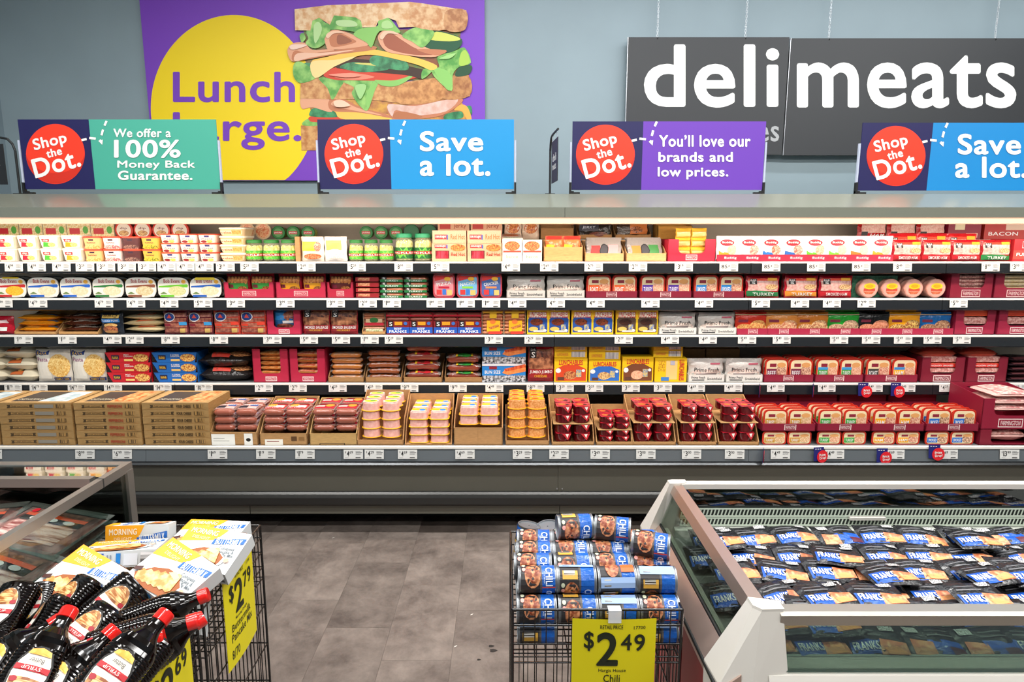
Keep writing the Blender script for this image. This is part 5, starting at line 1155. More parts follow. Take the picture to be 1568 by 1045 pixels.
# ================================================================ PRICE TAGS
def price_tag(p, w=.113, h=.050):
    m = M().box(-w / 2, w / 2, 0, .0015, -h / 2, h / 2, 'd6d6d2')
    S = lambda u, v, o: (-w / 2 + u * w, -o, -h / 2 + v * h)
    G = '161616'
    if p.endswith('c'):
        q_ = [('t', p[:-1], .10, .34, .42, .82, G), ('t', '\u00a2', .47, .5, .55, .82, G)]
    else:
        a, b = p.split('.')
        q_ = [('t', '$', .08, .60, .13, .84, G, 0, 0)]; u_ = .15
        for ch in a:
            wd_ = .07 if ch == '1' else .14
            q_.append(('t', ch, u_ + .02, .28, u_ + wd_, .86, G, 0, .024)); u_ += wd_
        q_.append(('t', b, u_ + .02, .56, u_ + .19, .86, G, 0, .012))
    q_ += [('r', .62, .80, .86, .84, '8a8a8a'), ('r', .62, .66, .95, .71, '707070'), ('r', .62, .50, .90, .55, '808080'), ('r', .08, .14, .26, .17, '9a9a9a'), ('r', .62, .10, .88, .20, '4a4a4a')]
    m.pr(S, q_, .0006, .0002)
    return Proto(('tag', m))


TAGS = [
 (0, '21 4.99,56 4.99,94 4.99,130 3.29,162 3.29,194 3.29,225 3.29,255 4.79,284 4.79,313 4.79,345 3.19,382 5.29,469 2.69,546 5.29,618 8.99,674 5.79,782 4.49,841 2.69,909 2.79,977 2.79,1047 3.19,1116 85c,1181 85c,1250 85c,1319 85c,1382 8.49,1517 8.99,1561 3.99'),
 (1, '5 4.99,58 4.79,159 4.79,208 4.79,259 4.79,311 5.99,361 3.69,437 3.99,514 3.99,563 2.39,600 1.89,667 1.89,713 1.89,752 1.89,792 4.69,851 4.49,912 4.49,996 4.49,1078 4.69,1165 5.39,1225 4.89,1274 4.89,1327 2.99,1468 5.79'),
 (2, '36 1.39,103 1.39,172 4.99,206 2.69,261 8.99,335 8.99,417 3.89,473 5.89,522 5.89,566 1.99,603 5.29,756 3.29,817 2.29,955 2.29,1026 4.69,1084 4.69,1144 5.49,1197 5.49,1285 5.49,1334 5.49,1383 5.49,1428 5.49,1473 5.79'),
 (3, '20 11.79,59 14.79,117 14.79,173 14.79,249 14.79,312 10.79,404 2.79,456 2.79,517 4.29,572 4.29,627 9.79,701 9.79,757 4.49,820 8.79,865 3.29,910 3.29,966 3.29,1015 3.29,1066 4.69,1123 4.69,1188 4.49,1266 4.49,1338 4.49,1388 4.49,1452 4.29,1561 3.29'),
 (4, '-12 5.99,130 8.99,187 6.99,333 1.69,407 1.19,467 1.79,541 4.69,573 4.29,624 4.69,712 4.69,800 3.29,856 2.29,919 3.69,989 3.00,1059 3.00,1125 3.00,1195 4.49,1278 4.49,1370 4.69,1452 4.69,1546 13.99')]
RAILN = ['top', 'second', 'third', 'fourth', 'deck']
tagc = {}; seen = {}
rt = random.Random(3)
for r, s_ in TAGS:
    tpy = [409.5, 465, 520.5, 594.5, 696][r]
    for it in s_.split(','):
        px, p = it.split()
        px = float(px)
        Y = RY - .0125 if r < 4 else RY5 - .0125
        if (p, r == 4) not in tagc: tagc[(p, r == 4)] = price_tag(p) if r < 4 else price_tag(p, .113, .054)
        x, _, z = atY(px, tpy, Y)
        near = min(CATALOG[r], key=lambda c: abs(c[0] - px))[1].split(',')[0].split()
        near = ' '.join(near[:8]) if len(near) <= 8 else ' '.join(near[:6])
        while near.split()[-1] in ('of', 'with', 'in', 'the', 'a', 'under', 'and', 'beside', 'red', 'white'): near = ' '.join(near.split()[:-1])
        lab = '%s shelf price tag under the %s' % ('white', near)
        lab = 'white $%s tag, %s rail, under %s' % (p, RAILN[r], near) if not p.endswith('c') else 'white %s-cent tag, %s rail, under %s' % (p[:-1], RAILN[r], near)
        import re as _re
        key = _re.sub(r'[\d.$]+', '', lab)
        seen[key] = seen.get(key, 0) + 1
        if seen[key] > 1: lab += ', %s such tag' % ORD[seen[key] - 1]
        put(tagc[(p, r == 4)], 'price_tag', lab, 'price tag', 'white price tags on the %s rail' % RAILN[r], (x, Y, z), (radians(-6) if r < 4 else radians(-8), 0, radians(rt.uniform(-2, 2))))
# price drop talkers
def talker():
    m = M().poly([(-.035, 0, .035), (.03, 0, .035), (.03, 0, -.05), (-.028, 0, -.05)], (0, .0012, 0), '1a2070')
    S = lambda u, v, o: (u, -o, v)
    m.pr(S, [('r', -.025 + .014 * i, .022, -.017 + .014 * i, .026, WH) for i in range(3)], .0006, .0002)
    d = M()
    n = 24; cx, cz, R_ = .022, -.022, .034
    P = [(cx + R_ * cos(2 * pi * i / n), -.004, cz + R_ * 1.12 * sin(2 * pi * i / n)) for i in range(n)]
    d.poly(P, (0, .0015, 0), 'dc1c28')
    d.pr(lambda u, v, o: (cx + u * R_, -.004 - o, cz + v * R_), [('t', 'Price', -.62, .05, .5, .55, WH, 8, .03), ('t', 'Drop!', -.55, -.55, .65, -.02, WH, 8, .03)], .0006)
    return Proto(('card', m), ('dot', d))
tk = talker()
DROPS = [(3, 1163, 596, 70, 'above the bottom carton of caramel tubs'), (3, 1245, 596, 68, 'below the green and blue-labelled tubs'), (3, 1322, 595, 0, 'beside the $4.49 tag of the charcoal tubs'), (3, 1372, 595, 0, 'under the yellow and blue-labelled tub'), (4, 1169, 696, 66, 'below the caramel-labelled tubs'), (4, 1254, 694, 8, 'below the green-labelled tubs'), (4, 1351, 696, 0, 'below the orange-yellow-labelled tubs'), (4, 1431, 690, -6, 'below the bright blue-labelled tubs')]
for r, px, py, ry, ds in DROPS:
    Y = (RY if r < 4 else RY5) - .02
    put(tk, 'price_drop_card', 'round red price drop card ' + ('folded edge-on, ' if abs(ry) > 50 else '') + ds, 'shelf card', None, atY(px, py, Y), (0, radians(0), radians(ry)))

# ================================================================ RIGHT CHEST FREEZER
IV = 'p:d6d2ca:.3'
FX, FN, FF, FZ, FR_ = .62, 1.45, 2.24, .85, 2.35
fz = link('island_freezer', None, None, (1.4, 1.85, 0))
tag(fz, 'white open-top glass-sided freezer full of blue and black frank packs', 'freezer')


def fp(name, m, root=fz, lb=None, kind=None):
    off = Vector(root.location); m.v = [tuple(Vector(v) - off) for v in m.v]
    o = link(name, m.mesh(name), root)
    if lb: o['label'] = lb
    if kind: o['kind'] = kind
    return o


fp('near_rail', M().prism([(FN - .03, FZ - .006), (FN - .02, FZ), (FN + .012, FZ), (FN + .016, FZ - .03), (FN - .026, FZ - .034)], FX + .05, FR_, 'm:b9b4aa:.32'))
fp('far_rail', M().prism([(FF - .012, FZ + .004), (FF + .022, FZ + .004), (FF + .022, FZ - .03), (FF - .012, FZ - .014)], FX + .03, FR_, IV))
# side rail, slightly inward of the ledge
sr = M().loft([[(FX - .016, FN + .01, FZ - .03), (FX + .028, FN + .01, FZ - .03), (FX + .032, FN + .01, FZ), (FX - .004, FN + .01, FZ)], [(FX - .010, FF, FZ - .03), (FX + .030, FF, FZ - .03), (FX + .034, FF, FZ), (FX + .002, FF, FZ)]], 'm:c8b4a8:.3', False)
fp('side_rail', sr, fz, 'brushed metal side rail')
G_ = 'glass:d4dcd4:.05:.22'
fp('side_glass', M().poly([(FX + .002, FN + .03, FZ - .02), (FX + .006, FF - .01, FZ - .02), (FX - .042, FF - .01, .70), (FX - .042, FN - .0, .70)], (.005, 0, 0), G_))
fp('side_gasket', M().rod((FX - .043, FN - .02, .699), (FX - .043, FF, .699), .005, '141616').rod((FX - .098, FN - .05, .654), (FX - .098, FF + .01, .654), .006, '141616'))
fp('near_glass', M().poly([(FX + .05, FN - .014, FZ - .02), (FR_, FN - .014, FZ - .02), (FR_, FN - .046, .705), (FX + .06, FN - .046, .705)], (0, .005, 0), 'glass:a8b8ac:.10'))
fp('far_glass', M().box(FX + .03, FR_, FF - .006, FF, .768, FZ - .012, 'glass:8c9890:.10:1'))
fp('side_ledge', M().loft([[(FX - .045, y, .700), (FX - .100, y, .655), (FX - .094, y, .62), (FX - .04, y, .62)] for y in (FN - .05, FF + .01)], 'm:d8c0b4:.3', False), fz, 'wide pinkish metal ledge')
for nm, s, y0 in (('near_corner_post', -1, FN), ('far_corner_post', 1, FF)):
    bot = [(FX - .100, y0 + s * -.06), (FX - .094, y0 + s * .04), (FX - .02, y0 + s * .06), (FX + .072, y0 + s * .052), (FX + .072, y0), (FX - .03, y0 - s * .04)]
    top = [(FX - .012, y0 - s * .03), (FX - .012, y0 + s * .006), (FX + .004, y0 + s * .024), (FX + .058, y0 + s * .022), (FX + .058, y0 - s * .01), (FX + .03, y0 - s * .022)]
    if s > 0:
        bot = [(FX - .104, y0 - .05), (FX - .102, y0 + .05), (FX - .03, y0 + .06), (FX + .05, y0 + .05), (FX + .03, y0 + .01), (FX - .04, y0 - .01)]
        top = [(FX - .016, y0 - .012), (FX - .016, y0 + .02), (FX, y0 + .026), (FX + .05, y0 + .026), (FX + .05, y0), (FX + .02, y0 - .012)]
    fp(nm, M().loft([[(a, b, .60) for a, b in bot], [(a, b, .665) for a, b in bot], [(a, b, FZ + .001) for a, b in top], [(a + .002, b, FZ + .008) for a, b in top]], IV, False))
fp('front_body', M().prism([(FN - .052, .70), (FN - .075, .665), (FN - .075, .12), (FN + .02, .12), (FN + .02, .70)], FX + .02, FR_, IV))
fp('red_side_panel', M().box(FX - .075, FX - .06, FN - .05, FF + .02, .12, .62, 'p:b81420:.3'), fz, 'red lower side panel')
fp('cabinet_body', M().box(FX - .06, FR_, FN + .021, FF + .02, .10, .60, 'p:cfcac2:.4'))
fp('castor_skirt', M().box(FX - .02, FR_, FN + .03, FF - .03, 0, .10, '1a1a1a'))
ln = M().box(FX + .006, FR_, FF - .045, FF - .013, .60, .690, 'p:c8ccc4:.4').box(FX + .006, FR_, FN + .018, FN + .03, .60, .70, 'p:b4b8b0:.4').box(FX - .036, FX - .022, FN + .03, FF - .045, .60, .70, 'p:a8aca4:.4')
fp('liner', ln)
fp('rack_floor', M().box(FX - .02, FR_, FN + .031, FF - .046, .655, .662, 'p:7a7e7a:.5'))
gr = M()
for z0, z1 in ((.697, .720), (.733, .756)):
    gr.box(FX + .03, FR_, FF - .012, FF - .009, z0 - .006, z0, 'c8d4c4'); gr.box(FX + .03, FR_, FF - .012, FF - .009, z1, z1 + .005, 'c8d4c4')
    for i in range(int((FR_ - FX) / .0135)):
        x = FX + .03 + i * .0135
        gr.add([(x, FF - .011, z0), (x + .0055, FF - .011, z0), (x + .0055 + .006, FF - .011, z1), (x + .006, FF - .011, z1)], [(0, 1, 2, 3)], 'c8d4c4')
fp('air_grille', gr, fz, 'pale green slotted air grille', 'stuff')
fp('grille_back', M().box(FX + .03, FR_, FF - .0085, FF - .0065, .68, .768, '2a302c'))
fp('brace', M().box(1.27, 1.40, FF - .03, FF - .014, .722, .732, IV))


def frank(rev, seed):
    w, d, h = .150, .118, .020; n = 10; rnd = random.Random(seed); ph = [rnd.random() * 6 for _ in range(3)]
    def S(u, v, o, s=1):
        a = cl(1 - abs(2 * u - 1) ** 4) ** .5; b = cl(1 - abs(2 * v - 1) ** 4) ** .5
        return (-w / 2 + u * w, -d / 2 + v * d, h / 2 + s * (h / 2 * a * b * (1 + .14 * sin(13 * u + ph[0] + 3 * v) + .12 * sin(21 * v + ph[1])) + o) + .002 * sin(7 * u + ph[2]))
    m = M()
    for s in (1, -1):
        m.add([S(x / n, y / n, 0, s) for y in range(n + 1) for x in range(n + 1)], [(y * (n + 1) + x, y * (n + 1) + x + 1, (y + 1) * (n + 1) + x + 1, (y + 1) * (n + 1) + x) for y in range(n) for x in range(n)], 'g:1d1d20', True)
    if not rev:
        q_ = [('p', [(.03, .08), (.55, .05), (.62, .52), (.05, .50)], 'g:2058b8'), ('p', [(.48, .08), (.95, .14), (.97, .46), (.55, .52)], 'f:c86a44:f0b080:70'), ('p', [(.6, .1), (.92, .16), (.8, .34), (.56, .28)], 'f0a060'), ('t', 'FRANKS', .08, .2, .5, .42, WH, 0, .03), ('r', .62, .74, .86, .9, 's:e8e8e8:404040:300:1,1,.01'), ('r', .1, .60, .6, .63, '6c6c70'), ('r', .1, .70, .5, .72, '6c6c70')]
    else:
        q_ = [('p', [(.45, .06), (.97, .06), (.95, .48), (.40, .52)], 'g:2058b8'), ('p', [(.03, .1), (.42, .06), (.46, .44), (.1, .52)], 'f:c86a44:f0b080:70'), ('r', .68, .08, .94, .3, '5a1428'), ('r', .1, .7, .34, .88, 's:e8e8e8:404040:300:1,1,.01'), ('r', .45, .62, .9, .65, '6c6c70'), ('r', .45, .74, .85, .76, '6c6c70')]
    m.pr(S, q_, .0012, .0005, 10)
    return Proto(('pack', m))


fpr = [frank(0, 1), frank(0, 2), frank(1, 3), frank(0, 4), frank(0, 5), frank(1, 6)]
rf = random.Random(11)
ROWN = ['nearest row', 'second row', 'third row', 'fourth row', 'fifth row', 'farthest row']
for j in range(6):
    y = FN + .078 + j * .116
    for i in range(10):
        x = FX + .06 + i * .146 + (.05 if j % 2 else 0) + rf.uniform(-.008, .008)
        k = rf.choice([0, 0, 1, 3, 4, 2 if j in (0, 3, 5) else 0, 5 if j in (0, 5) else 1])
        put(fpr[k], 'frank_pack', 'blue and black frank pack, %s, %s from the freezer end' % (ROWN[j], ORD[i]), 'pack', 'frank packs in the open freezer',
            (x, y, .688 + .012 * (j % 2) + rf.uniform(-.004, .006) - (.004 if i > 6 else 0)), (radians(rf.uniform(7, 13)), radians(rf.uniform(-5, 5)), radians(rf.uniform(-9, 9))))
        if rf.random() < .25 and j < 5:
            put(fpr[rf.choice([0, 1, 3])], 'frank_pack', 'frank pack lying on top of the %s, near place %s' % (ROWN[j], ORD[i]), 'pack', 'frank packs in the open freezer', (x + .05, y + .05, .722), (radians(rf.uniform(0, 10)), 0, radians(rf.uniform(-16, 16))))

# ================================================================ LEFT CHEST FREEZER
LX, LZ = -1.345, .95
lf = link('chest_freezer', None, None, (-1.8, 1.6, 0))
tag(lf, 'grey-framed glass chest freezer of bacon behind the pancake mix bin', 'freezer')
GM = 'm:aaa8a2:.34'
for nm, m in (('far_frame', M().box(-2.6, LX + .004, 2.17, 2.205, LZ - .025, LZ, GM)),
              ('inner_frame', M().box(-2.6, LX - .04, 2.035, 2.065, LZ - .03, LZ, GM)),
              ('side_frame', M().box(LX - .018, LX + .004, .95, 2.17, LZ - .03, LZ, GM)),
              ('frame_joint', M().box(LX - .02, LX + .0055, 2.035, 2.039, LZ - .031, LZ + .001, '3a3a38')),
              ('post', M().box(LX - .02, LX + .006, 2.17, 2.205, .10, LZ - .025, GM)),
              ('top_glass', M().box(-2.6, LX - .02, 2.066, 2.17, LZ - .010, LZ - .004, 'glass:c8d0c8:.30:1')),
              ('side_glass', M().box(LX - .010, LX - .004, .95, 2.17, .66, LZ - .03, 'glass:c8d2ce:.03:.10')),
              ('far_glass', M().box(-2.6, LX - .02, 2.175, 2.181, .60, LZ - .025, 'glass:7c8480:.05')),
              ('liner', M().box(-2.6, LX - .02, 2.12, 2.17, .30, .70, 'p:4a4c4c:.4').box(-2.6, LX - .015, 1.0, 2.12, .30, .34, 'p:8a8c8a:.4')),
              ('cabinet_body', M().box(-2.6, LX, .95, 1.0, .08, .66, 'p:b8b6b0:.4').box(LX - .014, LX + .002, 1.0, 2.17, .08, .66, 'p:b8b6b0:.4')),
              ('skirt', M().box(-2.6, LX - .04, 1.0, 2.15, 0, .08, '1a1a1a'))):
    fp(nm, m, lf)


def bigbacon(seed, w=.30, d=.21, h=.024):
    n = 10; rnd = random.Random(seed); ph = rnd.random() * 6
    def S(u, v, o, s=1):
        a = cl(1 - abs(2 * u - 1) ** 8) ** .5; b = cl(1 - abs(2 * v - 1) ** 8) ** .5
        return (-w / 2 + u * w, -d / 2 + v * d, s * (h / 2 * a * b * (1 + .1 * sin(9 * u + ph + 4 * v)) + o))
    m = M()
    for s in (1, -1):
        m.add([S(x / n, y / n, 0, s) for y in range(n + 1) for x in range(n + 1)], [(y * (n + 1) + x, y * (n + 1) + x + 1, (y + 1) * (n + 1) + x + 1, (y + 1) * (n + 1) + x) for y in range(n) for x in range(n)], 'f:5a2c28:a06a60:22', True)
    m.pr(S, [('r', .12, .12, .90, .58, 's:7c2824:e8c4b8:34:.35,3,1'), ('r', .12, .60, .90, .72, 'g:24201f'), ('r', .12, .72, .9, .80, 'e0562e'), ('r', .12, .80, .9, .90, 'f:5a3428:a06c58:60'), ('e', .30, .66, .07, .05, 'd8d4d0'), ('e', .52, .66, .07, .05, 'd8d4d0'), ('e', .74, .66, .07, .05, 'c8c4c0'), ('e', .18, .84, .04, .06, 'd02030')], .0014, .0006, 10)
    f = M()
    e = .018
    f.add([(-w / 2 - e, -d / 2 - e, .004), (w / 2 + e, -d / 2 - e, .0), (w / 2 + e, d / 2 + e, .012), (-w / 2 - e, d / 2 + e, .008), (-w / 2, -d / 2, .004), (w / 2, -d / 2, .0), (w / 2, d / 2, .004), (-w / 2, d / 2, .004)], [(0, 1, 5, 4), (1, 2, 6, 5), (2, 3, 7, 6), (3, 0, 4, 7)], 'x:a4aca4:.28')
    f.add([(-w / 2, -d / 2, h * .62), (w / 2, -d / 2, h * .62), (w / 2, d / 2, h * .62), (-w / 2, d / 2, h * .62)], [(0, 1, 2, 3)], 'x:e0e6e0:.06')
    return Proto(('bacon', m), ('film_wrapper', f))


bb = [bigbacon(1), bigbacon(2)]


def PLC(pr_, name, lab, cat, grp, px, py, z, tilt, spin, roll=0, yaw=0):
    R = Matrix.Rotation(radians(yaw), 3, 'Z') @ Matrix.Rotation(radians(tilt), 3, 'X') @ Matrix.Rotation(radians(spin), 3, 'Y') @ Matrix.Rotation(radians(roll), 3, 'Z')
    return put(pr_, name, lab, cat, grp, atZ(px, py, z), tuple(R.to_euler()))


for k, (px, py, z, rx, ry, rz, ds) in enumerate((
        (88, 812, .80, 6, 4, -12, 'large bacon pack under the sloping side rail'), (30, 880, .775, 10, 6, -16, 'large bacon pack nearest the syrup bin'),
        (-48, 800, .80, 8, 0, 14, 'large bacon pack cut by the frame edge'), (150, 850, .735, 3, 0, -18, 'large bacon pack below, its corner by the pancake boxes'),
        (60, 940, .71, 0, 0, -10, 'large bacon pack low against the freezer side'), (20, 830, .74, 0, 0, -20, 'large bacon pack lying beneath the others'), (95, 822, .765, 4, 2, -6, 'large bacon pack directly under the top one at the side rail'), (98, 830, .735, 2, 0, -22, 'large bacon pack third down at the side rail'), (-30, 812, .765, 5, 0, 4, 'large bacon pack under the one cut by the frame edge'))):
    x, y, z = atZ(px, py, z)
    x = min(x, LX - .17)
    put(bb[k % 2], 'bacon_pack', ds, 'pack', 'large bacon packs in the chest freezer', (x, min(y, 1.98), z), (radians(rx), radians(ry), radians(rz)))
fp('product_base', M().box(-2.5, LX - .03, 1.02, 2.10, .34, .69, 'f:4a3430:8a6a60:14'), lf)


# ================================================================ WIRE BINS
def wire_bin(x0, x1, y0, y1, z, label, shelfz=None):
    o = link('wire_bin', None, None, ((x0 + x1) / 2, (y0 + y1) / 2, 0)); K = 'h:101010'
    w2, d2 = (x1 - x0) / 2, (y1 - y0) / 2
    r = M()
    for zz_ in (z, z - .045):
        P = [(-w2, -d2, zz_), (w2, -d2, zz_), (w2, d2, zz_), (-w2, d2, zz_)]
        for a, b in zip(P, P[1:] + P[:1]): r.rod(a, b, .0038 if zz_ == z else .003, K, 6)
    link('rim', r.mesh('rim'), o)
    for sx in (-1, 1):
        for sy in (-1, 1):
            g = M().rod((sx * w2, sy * d2, 0), (sx * w2, sy * d2, z), .0045, K, 6); link('leg', g.mesh('leg'), o)
    def panel(a, b, inset):
        g = M(); n = 15
        for i in range(1, n):
            t = i / n; p = (a[0] + (b[0] - a[0]) * t, a[1] + (b[1] - a[1]) * t)
            g.rod((*p, .05), (*p, z), .0021, K, 4, False)
        for zz_ in (z - .10, z - .155, z - .30, z - .45, z - .60, .05):
            g.rod((*a, zz_), (*b, zz_), .0026, K, 4, False)
        return link('wire_mesh_panel', g.mesh('wire_mesh_panel'), o)
    panel((-w2, -d2), (w2, -d2), 0); panel((w2, -d2), (w2, d2), 0); panel((w2, d2), (-w2, d2), 0); panel((-w2, d2), (-w2, -d2), 0)
    if shelfz:
        g = M()
        for i in range(16):
            t = -1 + 2 * i / 15
            g.rod((t * w2, -d2, shelfz), (t * w2, d2, shelfz), .0022, K, 4, False); g.rod((-w2, t * d2, shelfz), (w2, t * d2, shelfz), .0022, K, 4, False)
        link('wire_floor', g.mesh('wire_floor'), o)
    lg = M()
    for sx in (-1, 1):
        lg.rod((sx * w2 * .98, -d2, .32), (sx * w2 * .98, d2 * .9, .06), .003, K, 4); 
    link('diagonal_brace', lg.mesh('diagonal_brace'), o)
    tag(o, label, 'wire bin', 'black wire dump bins')
    return o


CXa, CXb, CYa, CYb, CZ = .022, .474, 1.565, 2.02, .77
wire_bin(CXa, CXb, CYa, CYb, CZ, 'black wire bin heaped with chili cans, by the open freezer', .632)
AXa, AXb = -1.312, -.852
wire_bin(AXa, AXb, 1.66, 2.10, .755, 'black wire bin of pancake mix boxes with yellow price sign', .56)
wire_bin(AXa, AXb, 1.16, 1.625, .755, 'black wire bin of dark syrup bottles, nearest of the bins', .56)

# chili cans lie along x
def can(seed):
    """can lying on its side; label turned by the seed"""
    R_, L_ = .0365, .108; rnd = random.Random(seed)
    def rx(r, x, n=24): return [(x, r * cos(2 * pi * i / n), r * sin(2 * pi * i / n)) for i in range(n)]
    b = M().loft([rx(R_ * .99, -L_ / 2 + .004), rx(R_ * .99, L_ / 2 - .004)], 'm:8c9094:.4', True, (0, 0))
    rims = []
    for s in (-1, 1):
        l = M(); rims.append(('rim', l))
        l.loft([rx(R_ * .98, s * (L_ / 2 - .005)), rx(R_ * 1.02, s * (L_ / 2 - .003)), rx(R_ * 1.02, s * L_ / 2), rx(R_ * .93, s * (L_ / 2)), rx(R_ * .91, s * (L_ / 2 - .004)), rx(.002, s * (L_ / 2 - .004))], 'm:94989c:.4', True, (0, 0))
    rot = {0: .0, 1: .7, 2: -.5, 3: 1.4, 4: 3.2, 5: 2.3}[seed]
    p = M()
    def S(u, v, o):
        a = rot + pi * .98 - (1 - v) * 2 * pi * .98 - .25      # v runs round the can, facing -y/up
        a = pi * .75 + rot + (.5 - v) * 2 * pi
        rr = R_ * .992 + .0004 + o; return (-L_ / 2 + .007 + u * (L_ - .014), rr * cos(a), rr * sin(a))
    q_ = [('r', 0, 0, 1, 1, '2c2a2c'), ('r', .62, .0, 1, 1, 'g:1a5cb4'), ('r', .56, 0, .62, 1, '55504e'),
          ('e', .35, .50, .24, .17, 'f:7c3014:d89468:90'), ('r', .62, .335, 1, .35, 'd04838'), ('tv', 'CHILI', .72, .36, .93, .58, 'e8f0fa', 0, .03), ('tv', 'WITH BEANS', .665, .39, .705, .53, 'c8dcf0'),
          ('e', .09, .56, .055, .028, 'e8a098'), ('e', .09, .63, .055, .028, 'c8ccb0'), ('r', .08, .70, .52, .80, 'd0a040'), ('r', .12, .745, .44, .80, 's:e8e8e0:38302c:300:.02,1,1'),
          ('r', .0, .86, 1, .98, '98b4dc'), ('r', .1, .88, .3, .96, 's:e8e8e0:38302c:300:.02,1,1'), ('r', .62, .04, 1, .16, 'e86020'), ('e', .36, .1, .2, .12, 'f:7c3418:c88058:110'), ('tv', 'CHILI', .74, .18, .9, .3, 'e8f0fa', 0, .03)]
    q_[0:1] = [('r', 0, 0, 1, 1, '2c2a2c')]
    p.pr(S, q_, .0002, .00018, 16)
    return Proto(('can_body', b), *rims, ('printed_label', p))


cans = [can(i) for i in range(6)]
rc_ = random.Random(5)
COLN = ['first column', 'second column', 'third column', 'fourth column']
def cn(k, x, y, z, lab, rz=0, ry=0):
    put(cans[k], 'chili_can', lab, 'can', 'chili cans in the wire bin', (x, y, z), (radians(rc_.uniform(-8, 8)), radians(ry), radians(rz)))
RW = ['front row', 'second row', 'third row', 'fourth row', 'back row']
for i in range(4):
    x = CXa + .066 + i * .1105
    for j in range(5):
        cn([0, 1, 2, 0, 1][(i + j) % 5] if (i, j) != (2, 0) else 5, x + (.002 if i else 0), 1.615 + j * .0755, .742, 'blue-banded chili can, lower layer, %s, %s' % (COLN[i], RW[j]))
    for j in range(4):
        k = [[0, 0, 0, 0], [3, 1, 2, 0], [4, 0, 2, 1], [5, 0, 1, 0]][i][j]
        cn(k, x + [.004, -.006, .002, .006][j] * (1 if i == 0 else .4), 1.654 + j * .0745, .806, 'chili can with %s, upper layer, %s, %s' % ({0: 'chili bowl up', 1: 'bowl and crackers up', 2: 'lettering up', 3: 'crackers up', 4: 'pale blue back up', 5: 'orange patch up'}[k], COLN[i], RW[j]), rc_.uniform(-2, 2))
cn(1, .215, 1.845, .872, 'chili can tilted on top with its grey end showing', 5)
cn(0, .33, 1.83, .872, 'chili can on top of the heap, middle of three', -12)
cn(0, .425, 1.735, .868, 'chili can on top, turned toward the freezer side', -17)
for k, (x, j) in enumerate(((CXa + .068, 0), (CXa + .4, 0))):
    cn(5, x, 1.622, .674, ('lone low chili can with orange patch, seen through the wires', 'low chili can behind the price sign')[k])
for k, (x, y) in enumerate(((CXa + .052, 1.968), (CXa + .128, 1.972))):
    put(cans[(1, 5)[k]], 'chili_can', ('upright chili can in the back corner', 'second upright chili can, blue and red end')[k], 'can', 'chili cans in the wire bin', (x, y, .765), (radians((0, 20)[k]), radians(-80), radians((30, 200)[k])))


def price_sign(loc, rz, prices, names, label, w=.2225, h=.285):
    o = link('price_sign', None, None, loc, (0, 0, rz))
    n = 8
    def S(u, v, o_): return (-w / 2 + u * w, -.006 * sin(pi * u) - o_, -h + v * h)
    m = M()
    for dy in (0, .0012):
        m.add([(a, b + dy, c) for a, b, c in [S(x / n, y, 0) for y in (0, 1) for x in range(n + 1)]], [(x, x + 1, n + 2 + x, n + 1 + x) for x in range(n)], 'dccf06')
    link('card', m.mesh('card'), o)
    K = '1a2210'
    d, c = prices
    q_ = [('t', 'RETAIL PRICE', .33, .905, .60, .945, K, 0, .01), ('t', '17700', .73, .90, .87, .935, K), ('t', '$', .14, .68, .26, .88, K, 0, .03), ('t', d, .29, .53, .55, .875, K, 0, .04), ('t', c[0], .58, .69, .71, .855, K, 0, .03), ('t', c[1], .74, .68, .87, .85, K, 0, .03)]
    q_ += names
    for t_ in q_: link('lettering', M().pr(S, [t_], .0008, .0001).mesh('lettering'), o)
    cp_ = M().box(-.018, .016, -.012, -.007, -.006, .030, 'x:e8ecf0:.6').box(-.018, .016, -.007, .012, .026, .030, 'x:e8ecf0:.6')
    link('clip', cp_.mesh('clip'), o)
    tag(o, label, 'price sign', 'yellow price signs on the wire bins')


K_ = '1a2210'
price_sign((.292, CYa - .012, CZ - .018), 0, ('2', '49'), [('t', 'Hargis House', .32, .455, .65, .50, K_), ('t', 'Chili', .38, .36, .58, .44, K_, 0, .02)], 'yellow price sign reading $2.49 on the chili bin')
price_sign((AXb + .014, 1.872, .735), pi / 2, ('2', '79'), [('t', 'Morning Delight', .28, .46, .66, .50, K_), ('t', 'Buttermilk', .16, .37, .78, .45, K_, 0, .02), ('t', 'Pancake Mix', .14, .26, .82, .35, K_, 0, .02), ('t', '8/70', .12, .08, .34, .18, K_)], 'yellow price sign reading $2.79 on the pancake mix bin', .2225, .30)
price_sign((AXb + .014, 1.445, .735), pi / 2, ('2', '69'), [('t', 'Pancake Syrup', .2, .40, .8, .48, K_)], 'yellow price sign reading 2.69 on the syrup bin, cut by the frame')


